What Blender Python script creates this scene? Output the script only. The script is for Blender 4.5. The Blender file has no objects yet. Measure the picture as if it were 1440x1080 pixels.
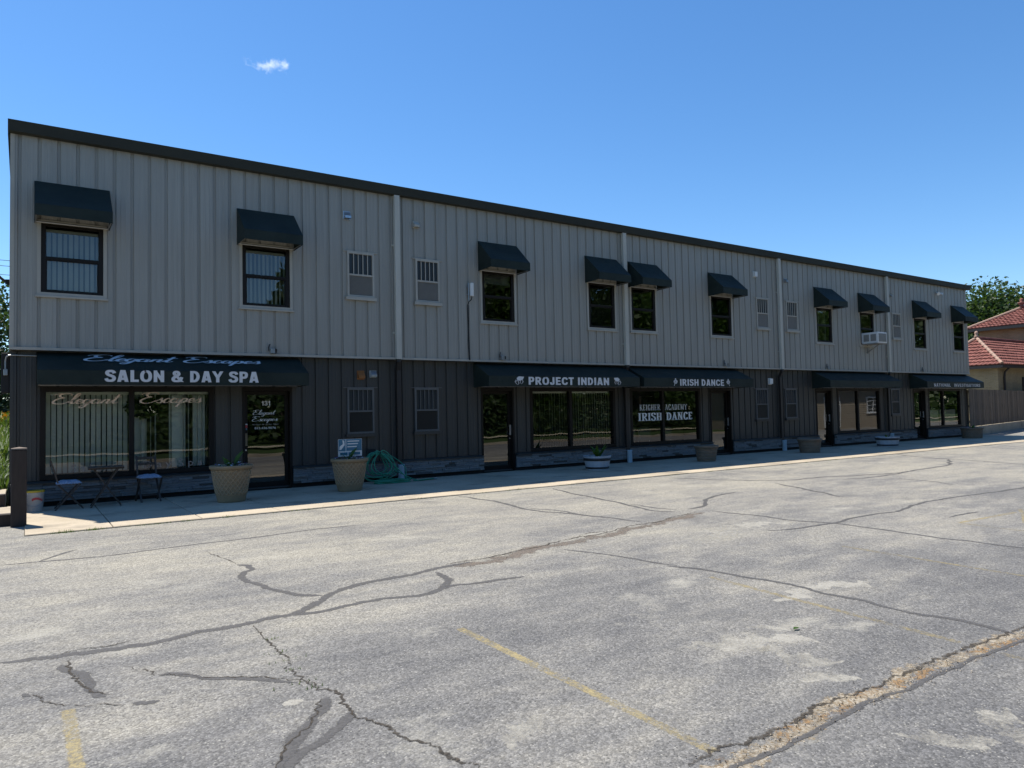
import bpy, bmesh, math, random, mathutils
from mathutils import Vector, Matrix, noise
R = math.radians
SC = bpy.context.scene
COL = SC.collection

# ------------------------------------------------------------------ camera
CAM_LOC = (0.2101, -15.6991, 1.5315)
YAW, PITCH, ROLL = 0.596779, 0.0403016, -0.0216159
_r = Vector((math.cos(YAW), -math.sin(YAW), 0))
_f = Vector((math.sin(YAW)*math.cos(PITCH), math.cos(YAW)*math.cos(PITCH), math.sin(PITCH)))
_u = _r.cross(_f)
_r2 = math.cos(ROLL)*_r + math.sin(ROLL)*_u
_u2 = -math.sin(ROLL)*_r + math.cos(ROLL)*_u
cd = bpy.data.cameras.new('camera')
cd.sensor_width = 36; cd.lens = 1011.69/1440*36
cd.clip_start = 0.05; cd.clip_end = 12000
cam = bpy.data.objects.new('camera', cd); COL.objects.link(cam)
M = Matrix.Identity(4)
for i in range(3):
    M[i][0] = _r2[i]; M[i][1] = _u2[i]; M[i][2] = -_f[i]; M[i][3] = CAM_LOC[i]
cam.matrix_world = M
SC.camera = cam

# ------------------------------------------------------------------ sky, sun, exposure
SUN_EL = R(65.5)
SUN_DIR = Vector((-1.2, 2.95, 0)).normalized()          # horizontal direction towards the sun
w = bpy.data.worlds.new('World'); SC.world = w; w.use_nodes = True
nt = w.node_tree; nt.nodes.clear()
wo = nt.nodes.new('ShaderNodeOutputWorld'); wb = nt.nodes.new('ShaderNodeBackground')
sky = nt.nodes.new('ShaderNodeTexSky'); sky.sky_type = 'NISHITA'; sky.sun_disc = False
sky.sun_elevation = SUN_EL
sky.sun_rotation = math.atan2(SUN_DIR.x, SUN_DIR.y)
sky.altitude = 200; sky.air_density = 1.0; sky.dust_density = 0.15; sky.ozone_density = 4.5
wb.inputs[1].default_value = 0.122
hs = nt.nodes.new('ShaderNodeHueSaturation'); hs.inputs['Saturation'].default_value = 1.19
nt.links.new(sky.outputs[0], hs.inputs['Color']); nt.links.new(hs.outputs[0], wb.inputs[0]); nt.links.new(wb.outputs[0], wo.inputs[0])
sd = bpy.data.lights.new('sun', 'SUN'); sd.energy = 5.0; sd.angle = R(0.53); sd.color = (1, .95, .865)
so = bpy.data.objects.new('sun', sd); COL.objects.link(so)
_sv = Vector((SUN_DIR.x*math.cos(SUN_EL), SUN_DIR.y*math.cos(SUN_EL), math.sin(SUN_EL)))
so.rotation_euler = _sv.to_track_quat('Z', 'Y').to_euler(); so.location = (0, 0, 40)
vs = SC.view_settings
SC.display_settings.display_device = 'sRGB'
vs.view_transform = 'Standard'; vs.look = 'None'; vs.gamma = 1; vs.use_curve_mapping = False
vs.exposure = 0.55
SC.cycles.max_bounces = 8; SC.cycles.transparent_max_bounces = 24
SC.cycles.volume_bounces = 2

# ------------------------------------------------------------------ materials
class NT:
    def __init__(s, name):
        s.m = bpy.data.materials.new(name); s.m.use_nodes = True
        s.t = s.m.node_tree; s.t.nodes.clear()
        s.out = s.n('ShaderNodeOutputMaterial')
    def n(s, typ, **kw):
        nd = s.t.nodes.new(typ)
        for k, v in kw.items():
            if k.startswith('i_'):
                key = k[2:]
                key = int(key) if key.isdigit() else key.replace('_', ' ')
                nd.inputs[key].default_value = v
            else: setattr(nd, k, v)
        return nd
    def l(s, a, b): s.t.links.new(a, b)
    def pos(s, scale=(1, 1, 1), obj=False):
        if obj: o = s.n('ShaderNodeTexCoord').outputs['Object']
        else: o = s.n('ShaderNodeNewGeometry').outputs['Position']
        mp = s.n('ShaderNodeMapping'); mp.inputs['Scale'].default_value = scale
        s.l(o, mp.inputs[0]); return mp.outputs[0]
    def noise(s, vec, scale, detail=4, rough=.55):
        nd = s.n('ShaderNodeTexNoise'); nd.inputs['Scale'].default_value = scale
        nd.inputs['Detail'].default_value = detail; nd.inputs['Roughness'].default_value = rough
        s.l(vec, nd.inputs['Vector']); return nd.outputs[0]
    def ramp(s, fac, *stops):
        nd = s.n('ShaderNodeValToRGB'); e = nd.color_ramp.elements
        while len(e) < len(stops): e.new(.5)
        for el, (p, c) in zip(e, stops):
            el.position = p
            el.color = (c, c, c, 1) if isinstance(c, (int, float)) else (*c, 1)
        s.l(fac, nd.inputs[0]); return nd.outputs[0]
    def mix(s, fac, a, b, mode='MIX'):
        nd = s.n('ShaderNodeMix'); nd.data_type = 'RGBA'; nd.blend_type = mode
        for v, i in ((fac, 0), (a, 6), (b, 7)):
            if isinstance(v, (int, float)): nd.inputs[i].default_value = v if i == 0 else (v, v, v, 1)
            elif isinstance(v, tuple): nd.inputs[i].default_value = (*v, 1)
            else: s.l(v, nd.inputs[i])
        return nd.outputs[2]
    def math(s, op, a, b=0.0):
        nd = s.n('ShaderNodeMath'); nd.operation = op
        for v, i in ((a, 0), (b, 1)):
            if isinstance(v, (int, float)): nd.inputs[i].default_value = v
            else: s.l(v, nd.inputs[i])
        return nd.outputs[0]
    def bsdf(s, color, rough=.6, metal=0, bump=None, bdist=.01, bstr=.5, spec=.5):
        b = s.n('ShaderNodeBsdfPrincipled')
        for v, k in ((color, 'Base Color'), (rough, 'Roughness'), (metal, 'Metallic'), (spec, 'Specular IOR Level')):
            if isinstance(v, tuple): b.inputs[k].default_value = (*v, 1)
            elif isinstance(v, (int, float)): b.inputs[k].default_value = v
            else: s.l(v, b.inputs[k])
        if bump is not None:
            bn = s.n('ShaderNodeBump'); bn.inputs['Distance'].default_value = bdist; bn.inputs['Strength'].default_value = bstr
            s.l(bump, bn.inputs['Height']); s.l(bn.outputs[0], b.inputs['Normal'])
        s.b = b; return b.outputs[0]
    def done(s, sh):
        s.l(sh, s.out.inputs[0]); return s.m

def weathered(name, col, var=.12, scale=3, rough=.6, metal=0, stretch=(1, 1, .25), bump=0, spec=.5, island=0):
    t = NT(name); v = t.pos(stretch)
    f = t.noise(v, scale, 5, .6)
    lo = tuple(c*(1-var) for c in col); hi = tuple(min(1, c*(1+var)) for c in col)
    c = t.ramp(f, (.3, lo), (.7, hi))
    if island:
        oi = t.n('ShaderNodeObjectInfo').outputs['Random']
        c = t.mix(1, c, t.ramp(oi, (0, 1-island), (1, 1+island) if island < 0 else (1, 1.0)), 'MULTIPLY')
    b = t.noise(t.pos(), 60, 3) if bump else None
    return t.done(t.bsdf(c, rough, metal, b, bump, .5, spec))
def plain(name, col, rough=.5, metal=0, spec=.5):
    t = NT(name)
    f = t.noise(t.pos(), 9, 3)
    c = t.mix(f, tuple(x*.9 for x in col), tuple(min(1, x*1.1) for x in col))
    return t.done(t.bsdf(c, rough, metal, None, 0, 0, spec))

def siding_mat(name, col):
    t = NT(name)
    streak = t.noise(t.pos((9, 9, .35)), 1.6, 5, .65)
    blot = t.noise(t.pos(), .55, 4, .5)
    c = t.ramp(streak, (.25, tuple(x*.80 for x in col)), (.60, col))
    c = t.mix(t.ramp(blot, (.35, 0), (.75, .5)), c, tuple(x*.84 for x in (col[0], col[1]*.99, col[2]*.96)))
    oi = t.n('ShaderNodeObjectInfo').outputs['Random']
    c = t.mix(1, c, t.ramp(oi, (0, .93), (1, 1.0)), 'MULTIPLY')
    b = t.math('ADD', t.noise(t.pos((1, 1, .15)), 14, 2), t.math('MULTIPLY', t.noise(t.pos((1, 1, .5)), 1.8, 2), 4))
    return t.done(t.bsdf(c, .45, 0, b, .004, .4))

def glass_mat(name, tint=(.75, .8, .78), base_reflect=.07):
    t = NT(name)
    tr = t.n('ShaderNodeBsdfTransparent'); tr.inputs[0].default_value = (*tint, 1)
    gl = t.n('ShaderNodeBsdfGlossy'); gl.inputs['Roughness'].default_value = .004
    fr = t.n('ShaderNodeFresnel'); fr.inputs[0].default_value = 1.52
    # the two faces of a pane both reflect; a faint waviness keeps reflections from being perfect
    nb = t.n('ShaderNodeBump'); nb.inputs['Distance'].default_value = .004; nb.inputs['Strength'].default_value = .35
    t.l(t.noise(t.pos(), 1.3, 1), nb.inputs['Height']); t.l(nb.outputs[0], gl.inputs['Normal'])
    k = t.math('MULTIPLY', fr.outputs[0], 1.85); k = t.math('ADD', k, base_reflect-.04)
    k = t.math('MINIMUM', k, 1.0)
    mx = t.n('ShaderNodeMixShader'); t.l(k, mx.inputs[0]); t.l(tr.outputs[0], mx.inputs[1]); t.l(gl.outputs[0], mx.inputs[2])
    return t.done(mx.outputs[0])

def leaf_mat(name, cols, trans=.35):
    t = NT(name)
    rnd = t.n('ShaderNodeNewGeometry').outputs['Random Per Island']
    n = len(cols)
    c = t.ramp(rnd, *[(i/(n-1), cols[i]) for i in range(n)])
    d = t.bsdf(c, .55, 0, spec=.35)
    tl = t.n('ShaderNodeBsdfTranslucent'); t.l(t.mix(1, c, (1.5, 1.6, .7), 'MULTIPLY'), tl.inputs[0])
    mx = t.n('ShaderNodeMixShader'); mx.inputs[0].default_value = trans
    t.l(d, mx.inputs[1]); t.l(tl.outputs[0], mx.inputs[2])
    return t.done(mx.outputs[0])

def asphalt_mat():
    t = NT('asphalt')
    p = t.pos()
    big = t.noise(t.pos((.5, 1.0, 1)), .6, 6, .62)
    med = t.noise(t.pos((.55, 1.3, 1)), 2.6, 6, .68)
    fine = t.noise(p, 36, 4, .75)
    # old oxidised binder (blue grey) and dry dusty patches (warm pale grey) with grainy edges
    dust = t.math('ADD', t.math('MULTIPLY', big, .50), t.math('MULTIPLY', med, .38))
    dust = t.math('ADD', dust, t.math('MULTIPLY', fine, .20))
    # the driving lane by the walk is polished and dusty, the stalls keep more binder
    sep = t.n('ShaderNodeSeparateXYZ'); t.l(t.n('ShaderNodeNewGeometry').outputs['Position'], sep.inputs[0])
    lane = t.n('ShaderNodeMapRange'); lane.inputs[1].default_value = -12.8; lane.inputs[2].default_value = -7.6
    lane.inputs[3].default_value = -.065; lane.inputs[4].default_value = .06; t.l(sep.outputs[1], lane.inputs[0])
    dust = t.math('ADD', dust, lane.outputs[0])
    c = t.ramp(dust, (.40, (.132, .129, .126)), (.50, (.184, .177, .165)), (.57, (.245, .231, .203)), (.68, (.320, .296, .243)))
    # exposed aggregate: every stone its own shade, some very pale, some dark
    def stones(scale, lo, hi):
        vo = t.n('ShaderNodeTexVoronoi'); vo.inputs['Scale'].default_value = scale; t.l(p, vo.inputs['Vector'])
        sc = t.n('ShaderNodeSeparateColor'); t.l(vo.outputs['Color'], sc.inputs[0])
        return vo.outputs['Distance'], sc, t.ramp(sc.outputs[0], (0, lo), (.35, .88), (.7, 1.05), (1, hi))
    d1, s1, m1 = stones(66, .70, 1.26)
    d2, s2, m2 = stones(140, .78, 1.2)
    c = t.mix(1, c, m1, 'MULTIPLY'); c = t.mix(1, c, m2, 'MULTIPLY')
    rim = t.ramp(d1, (.2, 1), (.46, 0))
    pale = t.math('MULTIPLY', t.ramp(s1.outputs[1], (.84, 0), (.9, .6)), rim)
    dark = t.math('MULTIPLY', t.ramp(s1.outputs[2], (.84, 0), (.9, .7)), rim)
    c = t.mix(pale, c, (.46, .44, .38)); c = t.mix(dark, c, (.05, .05, .053))
    # scuffed pale spots
    sp = t.math('ADD', t.math('MULTIPLY', t.noise(t.pos((.8, 1.2, 1)), 1.25, 6, .7), .85), t.math('MULTIPLY', fine, .15))
    c = t.mix(t.ramp(sp, (.575, 0), (.69, .65)), c, (.38, .358, .30))
    oil = t.noise(t.pos((1, 1, 1)), .9, 3, .5)
    c = t.mix(t.ramp(oil, (.64, 0), (.78, .45)), c, (.07, .072, .078))
    h = t.math('ADD', t.math('MULTIPLY', d1, -.7), t.math('MULTIPLY', t.noise(p, 55, 4, .75), .8))
    return t.done(t.bsdf(c, .9, 0, h, .012, .6, .2))

def worn_mat(name, col, keep=(.42, .6), scale=22, rough=.8, col2=None, edge=True, ragged=1.2, cover=1.0):
    """paint or tar that has worn away in specks and ragged edges, showing what it lies on"""
    t = NT(name); p = t.pos()
    n1 = t.noise(p, scale, 5, .78); n2 = t.noise(p, scale*.12, 3, .6); n3 = t.noise(p, 75, 3, .7)
    f = t.math('ADD', t.math('MULTIPLY', n1, .45), t.math('MULTIPLY', n2, .35)); f = t.math('ADD', f, t.math('MULTIPLY', n3, .2))
    a = t.ramp(f, (keep[0], 0), (keep[1], cover))
    if edge:
        uv = t.n('ShaderNodeUVMap').outputs[0]
        sp = t.n('ShaderNodeSeparateXYZ'); t.l(uv, sp.inputs[0])
        e = t.ramp(sp.outputs[1], (0, 0), (.5, 1), (1, 0))
        nn = t.math('ADD', t.math('MULTIPLY', n1, .6), t.math('MULTIPLY', n3, .4))
        e = t.math('ADD', e, t.math('MULTIPLY', t.math('SUBTRACT', nn, .5), ragged*2))
        e = t.ramp(e, (.30, 0), (.48, 1))
        a = t.math('MULTIPLY', a, e)
    vo = t.n('ShaderNodeTexVoronoi'); vo.inputs['Scale'].default_value = 80; t.l(p, vo.inputs['Vector'])
    sc = t.n('ShaderNodeSeparateColor'); t.l(vo.outputs['Color'], sc.inputs[0])
    c = t.mix(sc.outputs[0], col, col2 or tuple(x*.7 for x in col))
    d = t.bsdf(c, rough, 0, t.noise(p, 60, 4, .7), .01, .6, .25)
    tr = t.n('ShaderNodeBsdfTransparent'); mx = t.n('ShaderNodeMixShader')
    t.l(a, mx.inputs[0]); t.l(tr.outputs[0], mx.inputs[1]); t.l(d, mx.inputs[2])
    return t.done(mx.outputs[0])

def concrete_mat():
    t = NT('concrete'); p = t.pos()
    n1 = t.noise(p, .8, 6, .65); n2 = t.noise(p, 18, 5, .7)
    c = t.ramp(n1, (.32, (.40, .335, .24)), (.66, (.51, .43, .32)))
    c = t.mix(1, c, t.ramp(n2, (.3, .84), (.65, 1.05)), 'MULTIPLY')
    st = t.noise(t.pos((.8, 1.2, 1)), 1.1, 5, .6)
    c = t.mix(t.ramp(st, (.54, 0), (.7, .7)), c, (.17, .148, .118))
    oi = t.n('ShaderNodeObjectInfo').outputs['Random']
    c = t.mix(1, c, t.ramp(oi, (0, .88), (1, 1.0)), 'MULTIPLY')
    return t.done(t.bsdf(c, .85, 0, n2, .004, .5, .3))

def fabric_mat():
    t = NT('awning_fabric')
    f = t.noise(t.pos(), 2.2, 5, .6)
    c = t.ramp(f, (.3, (.012, .019, .016)), (.7, (.022, .031, .026)))
    wv = t.noise(t.pos(), 240, 2)
    sh = t.bsdf(c, .62, 0, t.math('ADD', wv, t.math('MULTIPLY', t.noise(t.pos(), 3, 2), 3)), .006, .5, .22)
    return t.done(sh)

def stone_mat():
    t = NT('ledge_stone')
    oi = t.n('ShaderNodeObjectInfo').outputs['Random']
    isl = t.n('ShaderNodeNewGeometry').outputs['Random Per Island']
    r = t.math('FRACT', t.math('ADD', oi, isl))
    n1 = t.noise(t.pos((1, 1, 3)), 16, 5, .7)
    c = t.ramp(r, (0, (.085, .075, .065)), (.07, (.10, .095, .09)), (.10, (.17, .172, .175)), (.5, (.20, .20, .20)), (.8, (.235, .232, .225)), (1, (.185, .187, .19)))
    c = t.mix(1, c, t.ramp(n1, (.28, .68), (.7, 1.1)), 'MULTIPLY')
    return t.done(t.bsdf(c, .85, 0, n1, .012, .7, .3))

def tile_mat():
    t = NT('clay_tile')
    isl = t.n('ShaderNodeNewGeometry').outputs['Random Per Island']
    c = t.ramp(isl, (0, (.18, .066, .052)), (.5, (.215, .08, .062)), (1, (.25, .098, .076)))
    c = t.mix(1, c, t.ramp(t.noise(t.pos(), 2.5, 5), (.3, .8), (.7, 1.1)), 'MULTIPLY')
    return t.done(t.bsdf(c, .8, 0, t.noise(t.pos(), 12, 3), .02, .6, .3))

def brick_mat(name, c1, c2, mortar):
    t = NT(name)
    b = t.n('ShaderNodeTexBrick'); b.inputs['Scale'].default_value = 1
    b.inputs['Brick Width'].default_value = .21; b.inputs['Row Height'].default_value = .075; b.inputs['Mortar Size'].default_value = .008
    b.inputs['Color1'].default_value = (*c1, 1); b.inputs['Color2'].default_value = (*c2, 1); b.inputs['Mortar'].default_value = (*mortar, 1)
    s = t.n('ShaderNodeSeparateXYZ'); t.l(t.n('ShaderNodeNewGeometry').outputs['Position'], s.inputs[0])
    cb = t.n('ShaderNodeCombineXYZ'); t.l(t.math('ADD', s.outputs[0], s.outputs[1]), cb.inputs[0]); t.l(s.outputs[2], cb.inputs[1])
    t.l(cb.outputs[0], b.inputs['Vector'])
    c = t.mix(1, b.outputs[0], t.ramp(t.noise(t.pos(), 1.2, 5), (.3, .82), (.7, 1.1)), 'MULTIPLY')
    return t.done(t.bsdf(c, .85, 0, b.outputs[1], -.01, .4, .3))

def ground_mat():
    t = NT('lawn_soil'); p = t.pos()
    c = t.ramp(t.noise(p, .9, 6, .65), (.3, (.03, .05, .014)), (.6, (.055, .09, .022)), (.8, (.09, .11, .04)))
    c = t.mix(1, c, t.ramp(t.noise(p, 25, 4, .7), (.3, .6), (.7, 1.15)), 'MULTIPLY')
    return t.done(t.bsdf(c, .9, 0, t.noise(p, 30, 4), .05, .8, .2))

MT = {}
MT['siding'] = siding_mat('grey_siding', (.335, .320, .284))
MT['siding_dark'] = siding_mat('dark_siding', (.047, .045, .041))
MT['trim'] = weathered('grey_trim', (.38, .355, .305), .1, 4)
MT['frame_grey'] = weathered('painted_frame', (.105, .102, .095), .12, 5)
MT['pipe'] = weathered('beige_pipe', (.47, .45, .39), .1, 4)
MT['pipe_dark'] = plain('brown_pipe', (.022, .018, .016), .5)
MT['fascia'] = weathered('dark_fascia', (.034, .034, .026), .15, 2, .55, 0, (.3, 1, 1), 0, .2)
MT['fabric'] = fabric_mat()
MT['bronze'] = plain('bronze_frame', (.014, .011, .009), .5, 0, .2)
MT['glass'] = glass_mat('window_glass', (.86, .9, .87), .06)
MT['glass_door'] = glass_mat('door_glass', (.5, .54, .5), .09)
MT['blind'] = weathered('blind_cloth', (.54, .52, .45), .08, 3, .8)
MT['shop_blind'] = weathered('shop_blind', (.78, .77, .69), .08, 3, .8)
MT['pail'] = plain('dull_pail', (.46, .445, .42), .55)
MT['inner'] = plain('room_wall', (.16, .15, .135), .9)
MT['inner_dark'] = plain('room_floor', (.06, .055, .05), .8)
MT['letter'] = plain('letter_paint', (.62, .62, .62), .55)
MT['letter_glass'] = plain('window_lettering', (.8, .8, .77), .6)
MT['letter_pink'] = plain('cream_lettering', (.80, .62, .49), .6)
MT['letter_dim'] = plain('brown_lettering', (.40, .30, .24), .6)
MT['pale_scuff'] = worn_mat('pale_scuff', (.42, .398, .34), (.38, .54), 9, .9, (.32, .30, .26), True, 1.3, .8)
MT['letter_sky_tint'] = plain('sky_tinted_script', (.66, .70, .74), .25)  # sky reflected by the canopy script is put into its bluish colour
MT['stone'] = stone_mat()
MT['black'] = plain('black_void', (.012, .012, .012), .8)
MT['concrete'] = concrete_mat()
MT['asphalt'] = asphalt_mat()
MT['tar'] = worn_mat('tar_seal_and_shade', (.078, .075, .073), (.28, .46), 24, .75, (.115, .11, .106), True, 1.15, .82)
MT['crack'] = worn_mat('open_crack_and_shade', (.03, .027, .023), (.40, .52), 30, .95, (.09, .075, .058), True, 1.6, .85)
MT['gravel_seam'] = worn_mat('broken_asphalt', (.21, .17, .135), (.38, .52), 16, .95, (.11, .098, .086), True, 1.6, .9)
MT['rust_seam'] = worn_mat('rusty_grit', (.37, .33, .265), (.42, .54), 14, .95, (.20, .15, .09), True, 1.7)
MT['orange_grit'] = worn_mat('orange_grit', (.36, .22, .10), (.50, .58), 16, .95, (.24, .16, .09), True, 1.6)
MT['yellow'] = worn_mat('yellow_paint', (.42, .335, .16), (.43, .57), 42, .7, (.32, .27, .16), True, .8, .8)
MT['yellow_faint'] = worn_mat('worn_yellow_paint', (.36, .29, .15), (.45, .60), 30, .7, (.28, .24, .15), True, .8, .8)
MT['pot'] = weathered('sand_pot', (.255, .185, .105), .12, 6, .75, 0, (1, 1, 1))
MT['pot_rib'] = weathered('sand_pot_rib', (.325, .24, .145), .1, 9, .75, 0, (1, 1, 1))
MT['pot_grey'] = weathered('taupe_pot', (.17, .125, .085), .12, 6, .75, 0, (1, 1, 1))
MT['soil'] = plain('potting_soil', (.03, .022, .016), .95)
MT['barrel'] = weathered('white_barrel', (.40, .43, .47), .12, 8, .7)
MT['band'] = plain('barrel_band', (.02, .018, .018), .5)
MT['boot'] = plain('sky_tinted_pvc', (.36, .46, .52), .4)  # blue of the sky light put into the colour of the pipe boots
MT['hose'] = plain('green_hose', (.03, .25, .145), .35)
MT['white'] = plain('white_plastic', (.68, .68, .66), .45)
MT['bucket_red'] = plain('red_print', (.5, .05, .06), .5)
MT['bucket_yellow'] = plain('yellow_lid', (.55, .38, .03), .45)
MT['orange'] = plain('rusty_cover', (.26, .10, .025), .7)
MT['metal'] = plain('grey_metal', (.32, .33, .34), .35, .6)
MT['tin'] = plain('galvanised_metal', (.5, .52, .55), .3, .8)
MT['grille'] = plain('dusty_grille', (.26, .25, .23), .8)
MT['dark_glass'] = plain('dark_louvre', (.035, .04, .045), .25)
MT['chair'] = plain('chair_wood', (.055, .04, .03), .6)
MT['cushion'] = weathered('blue_cushion', (.24, .30, .40), .35, 40, .9, 0, (1, 1, 1))
MT['sign_blue'] = plain('sign_blue', (.04, .16, .25), .4)
MT['timber'] = weathered('dark_timber', (.035, .025, .02), .25, 12, .8, 0, (4, 4, .4), .004)
MT['lit_timber_top'] = plain('sunlit_post_cap', (.17, .13, .10), .85)  # sunlight on the post top is put into this paler colour
MT['fence'] = weathered('brown_fence', (.125, .095, .068), .25, 6, .85, 0, (3, 3, .4))
_f = MT['fence'].node_tree; _b = next(n for n in _f.nodes if n.type == 'BSDF_PRINCIPLED'); _src = _b.inputs['Base Color'].links[0].from_socket
_g = _f.nodes.new('ShaderNodeNewGeometry'); _mr = _f.nodes.new('ShaderNodeMapRange'); _mr.inputs[3].default_value = .6; _mr.inputs[4].default_value = 1.25
_mx = _f.nodes.new('ShaderNodeMix'); _mx.data_type = 'RGBA'; _mx.blend_type = 'MULTIPLY'; _mx.inputs[0].default_value = 1
_f.links.new(_g.outputs['Random Per Island'], _mr.inputs[0]); _f.links.new(_src, _mx.inputs[6]); _f.links.new(_mr.outputs[0], _mx.inputs[7]); _f.links.new(_mx.outputs[2], _b.inputs['Base Color'])
MT['fence_tan'] = weathered('tan_lap_siding', (.30, .25, .18), .1, 3, .8)
MT['tile'] = tile_mat()
MT['ridge'] = plain('pale_ridge_tile', (.36, .23, .165), .75)
MT['brick_tan'] = brick_mat('tan_brick', (.27, .20, .10), (.33, .25, .13), (.3, .26, .2))
MT['brick_brown'] = brick_mat('brown_brick', (.24, .15, .09), (.29, .19, .12), (.28, .23, .18))
MT['leaf'] = leaf_mat('tree_leaf', ((.022, .042, .012), (.043, .076, .022), (.075, .12, .034)))
MT['leaf_light'] = leaf_mat('bright_leaf', ((.035, .075, .014), (.06, .12, .022), (.10, .16, .035)))
MT['leaf_dark'] = leaf_mat('dark_leaf', ((.012, .022, .008), (.02, .036, .011), (.032, .052, .016)))
MT['bark'] = weathered('bark', (.085, .065, .05), .3, 9, .9, 0, (1, 1, .3), .02)
MT['ground'] = ground_mat()
MT['mulch'] = weathered('mulch', (.09, .055, .04), .35, 20, .95, 0, (1, 1, 1), .02)
MT['petal_white'] = plain('white_petal', (.7, .68, .72), .7)
MT['petal_purple'] = plain('purple_petal', (.13, .05, .25), .7)
MT['petal_yellow'] = plain('yellow_petal', (.62, .36, .01), .7)
MT['grass'] = leaf_mat('grass_blade', ((.04, .08, .015), (.08, .13, .03), (.16, .2, .07)), .3)

# ------------------------------------------------------------------ mesh helpers
class MB:
    def __init__(s): s.v = []; s.f = []; s.mi = []; s.uv = None
    def quad(s, a, b, c, d, mi=0):
        n = len(s.v); s.v += [tuple(a), tuple(b), tuple(c), tuple(d)]; s.f.append((n, n+1, n+2, n+3)); s.mi.append(mi)
    def tri(s, a, b, c, mi=0):
        n = len(s.v); s.v += [tuple(a), tuple(b), tuple(c)]; s.f.append((n, n+1, n+2)); s.mi.append(mi)
    def poly(s, pts, mi=0):
        n = len(s.v); s.v += [tuple(p) for p in pts]; s.f.append(tuple(range(n, n+len(pts)))); s.mi.append(mi)
    def box(s, x0, y0, z0, x1, y1, z1, mi=0):
        n = len(s.v)
        s.v += [(x0, y0, z0), (x1, y0, z0), (x1, y1, z0), (x0, y1, z0), (x0, y0, z1), (x1, y0, z1), (x1, y1, z1), (x0, y1, z1)]
        for f in ((0, 3, 2, 1), (4, 5, 6, 7), (0, 1, 5, 4), (1, 2, 6, 5), (2, 3, 7, 6), (3, 0, 4, 7)):
            s.f.append(tuple(n+i for i in f)); s.mi.append(mi)
        return s
    def bar(s, a, b, w, h=None, mi=0, up=(0, 0, 1)):
        """box beam from a to b, w wide, h high"""
        h = h or w; a = Vector(a); b = Vector(b); d = (b-a).normalized()
        u = Vector(up)
        if abs(d.dot(u)) > .98: u = Vector((0, 1, 0))
        r = d.cross(u).normalized(); u = r.cross(d)
        n = len(s.v)
        for p in (a, b):
            for i, j in ((-1, -1), (1, -1), (1, 1), (-1, 1)): s.v.append(tuple(p + r*i*w/2 + u*j*h/2))
        for f in ((0, 1, 2, 3), (7, 6, 5, 4), (0, 4, 5, 1), (1, 5, 6, 2), (2, 6, 7, 3), (3, 7, 4, 0)):
            s.f.append(tuple(n+i for i in f)); s.mi.append(mi)
        return s
    def tube(s, pts, r, n=8, mi=0, caps=True):
        pts = [Vector(p) for p in pts]; k = len(s.v); m = len(pts)
        rr = r if isinstance(r, (list, tuple)) else [r]*m
        prev = None
        for i, p in enumerate(pts):
            d = (pts[min(i+1, m-1)] - pts[max(i-1, 0)]).normalized()
            if prev is None:
                u = Vector((0, 0, 1)) if abs(d.z) < .9 else Vector((1, 0, 0))
                x = d.cross(u).normalized()
            else:
                x = (prev - d*prev.dot(d)).normalized()
            prev = x; y = d.cross(x)
            for j in range(n):
                a = 2*math.pi*j/n; s.v.append(tuple(p + (x*math.cos(a)+y*math.sin(a))*rr[i]))
        for i in range(m-1):
            for j in range(n):
                a = k+i*n+j; b = k+i*n+(j+1) % n
                s.f.append((a, b, b+n, a+n)); s.mi.append(mi)
        if caps:
            s.f.append(tuple(k+j for j in range(n))[::-1]); s.mi.append(mi)
            s.f.append(tuple(k+(m-1)*n+j for j in range(n))); s.mi.append(mi)
        return s
    def lathe(s, prof, n=32, c=(0, 0, 0), fn=None, mi=0):
        k = len(s.v); m = len(prof)
        for i, (r, z) in enumerate(prof):
            for j in range(n):
                a = 2*math.pi*j/n; q = r + (fn(a, z, i) if fn else 0)
                s.v.append((c[0]+q*math.cos(a), c[1]+q*math.sin(a), c[2]+z))
        for i in range(m-1):
            for j in range(n):
                a = k+i*n+j; b = k+i*n+(j+1) % n
                s.f.append((a, b, b+n, a+n)); s.mi.append(mi)
        return s
    def mesh(s, name, mats, smooth=False):
        me = bpy.data.meshes.new(name); me.from_pydata(s.v, [], s.f)
        mats = mats if isinstance(mats, (list, tuple)) else [mats]
        for m in mats: me.materials.append(MT[m] if isinstance(m, str) else m)
        if any(s.mi): me.polygons.foreach_set('material_index', s.mi)
        if smooth: me.polygons.foreach_set('use_smooth', [True]*len(s.f))
        if s.uv:
            ul = me.uv_layers.new(name='UVMap')
            flat = []
            for f in s.f:
                for i in f: flat += s.uv[i]
            ul.data.foreach_set('uv', flat)
        me.update(); return me
    def build(s, name, mats, parent=None, smooth=False):
        return link(name, s.mesh(name, mats, smooth), parent)

def link(name, me, parent=None, loc=None):
    o = bpy.data.objects.new(name, me); COL.objects.link(o)
    if parent is not None: o.parent = parent
    if loc is not None: o.location = loc
    return o
def thing(name, label, cat, loc=(0, 0, 0), rz=0, group=None):
    o = bpy.data.objects.new(name, None); COL.objects.link(o); o.location = loc; o.rotation_euler = (0, 0, rz)
    o.empty_display_size = .2
    return tag(o, label, cat, group)
def tag(o, label=None, cat=None, group=None, kind=None):
    for k, v in (('label', label), ('category', cat), ('group', group), ('kind', kind)):
        if v: o[k] = v
    return o
def children(o): return [c for c in bpy.data.objects if c.parent == o]
def copy_tree(o, loc=None, rz=None, parent=None, label=None):
    c = o.copy(); COL.objects.link(c)
    if parent is not None: c.parent = parent
    if loc is not None: c.location = loc
    if rz is not None: c.rotation_euler = (0, 0, rz)
    if label: c['label'] = label
    for ch in children(o): copy_tree(ch, parent=c)
    return c
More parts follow.
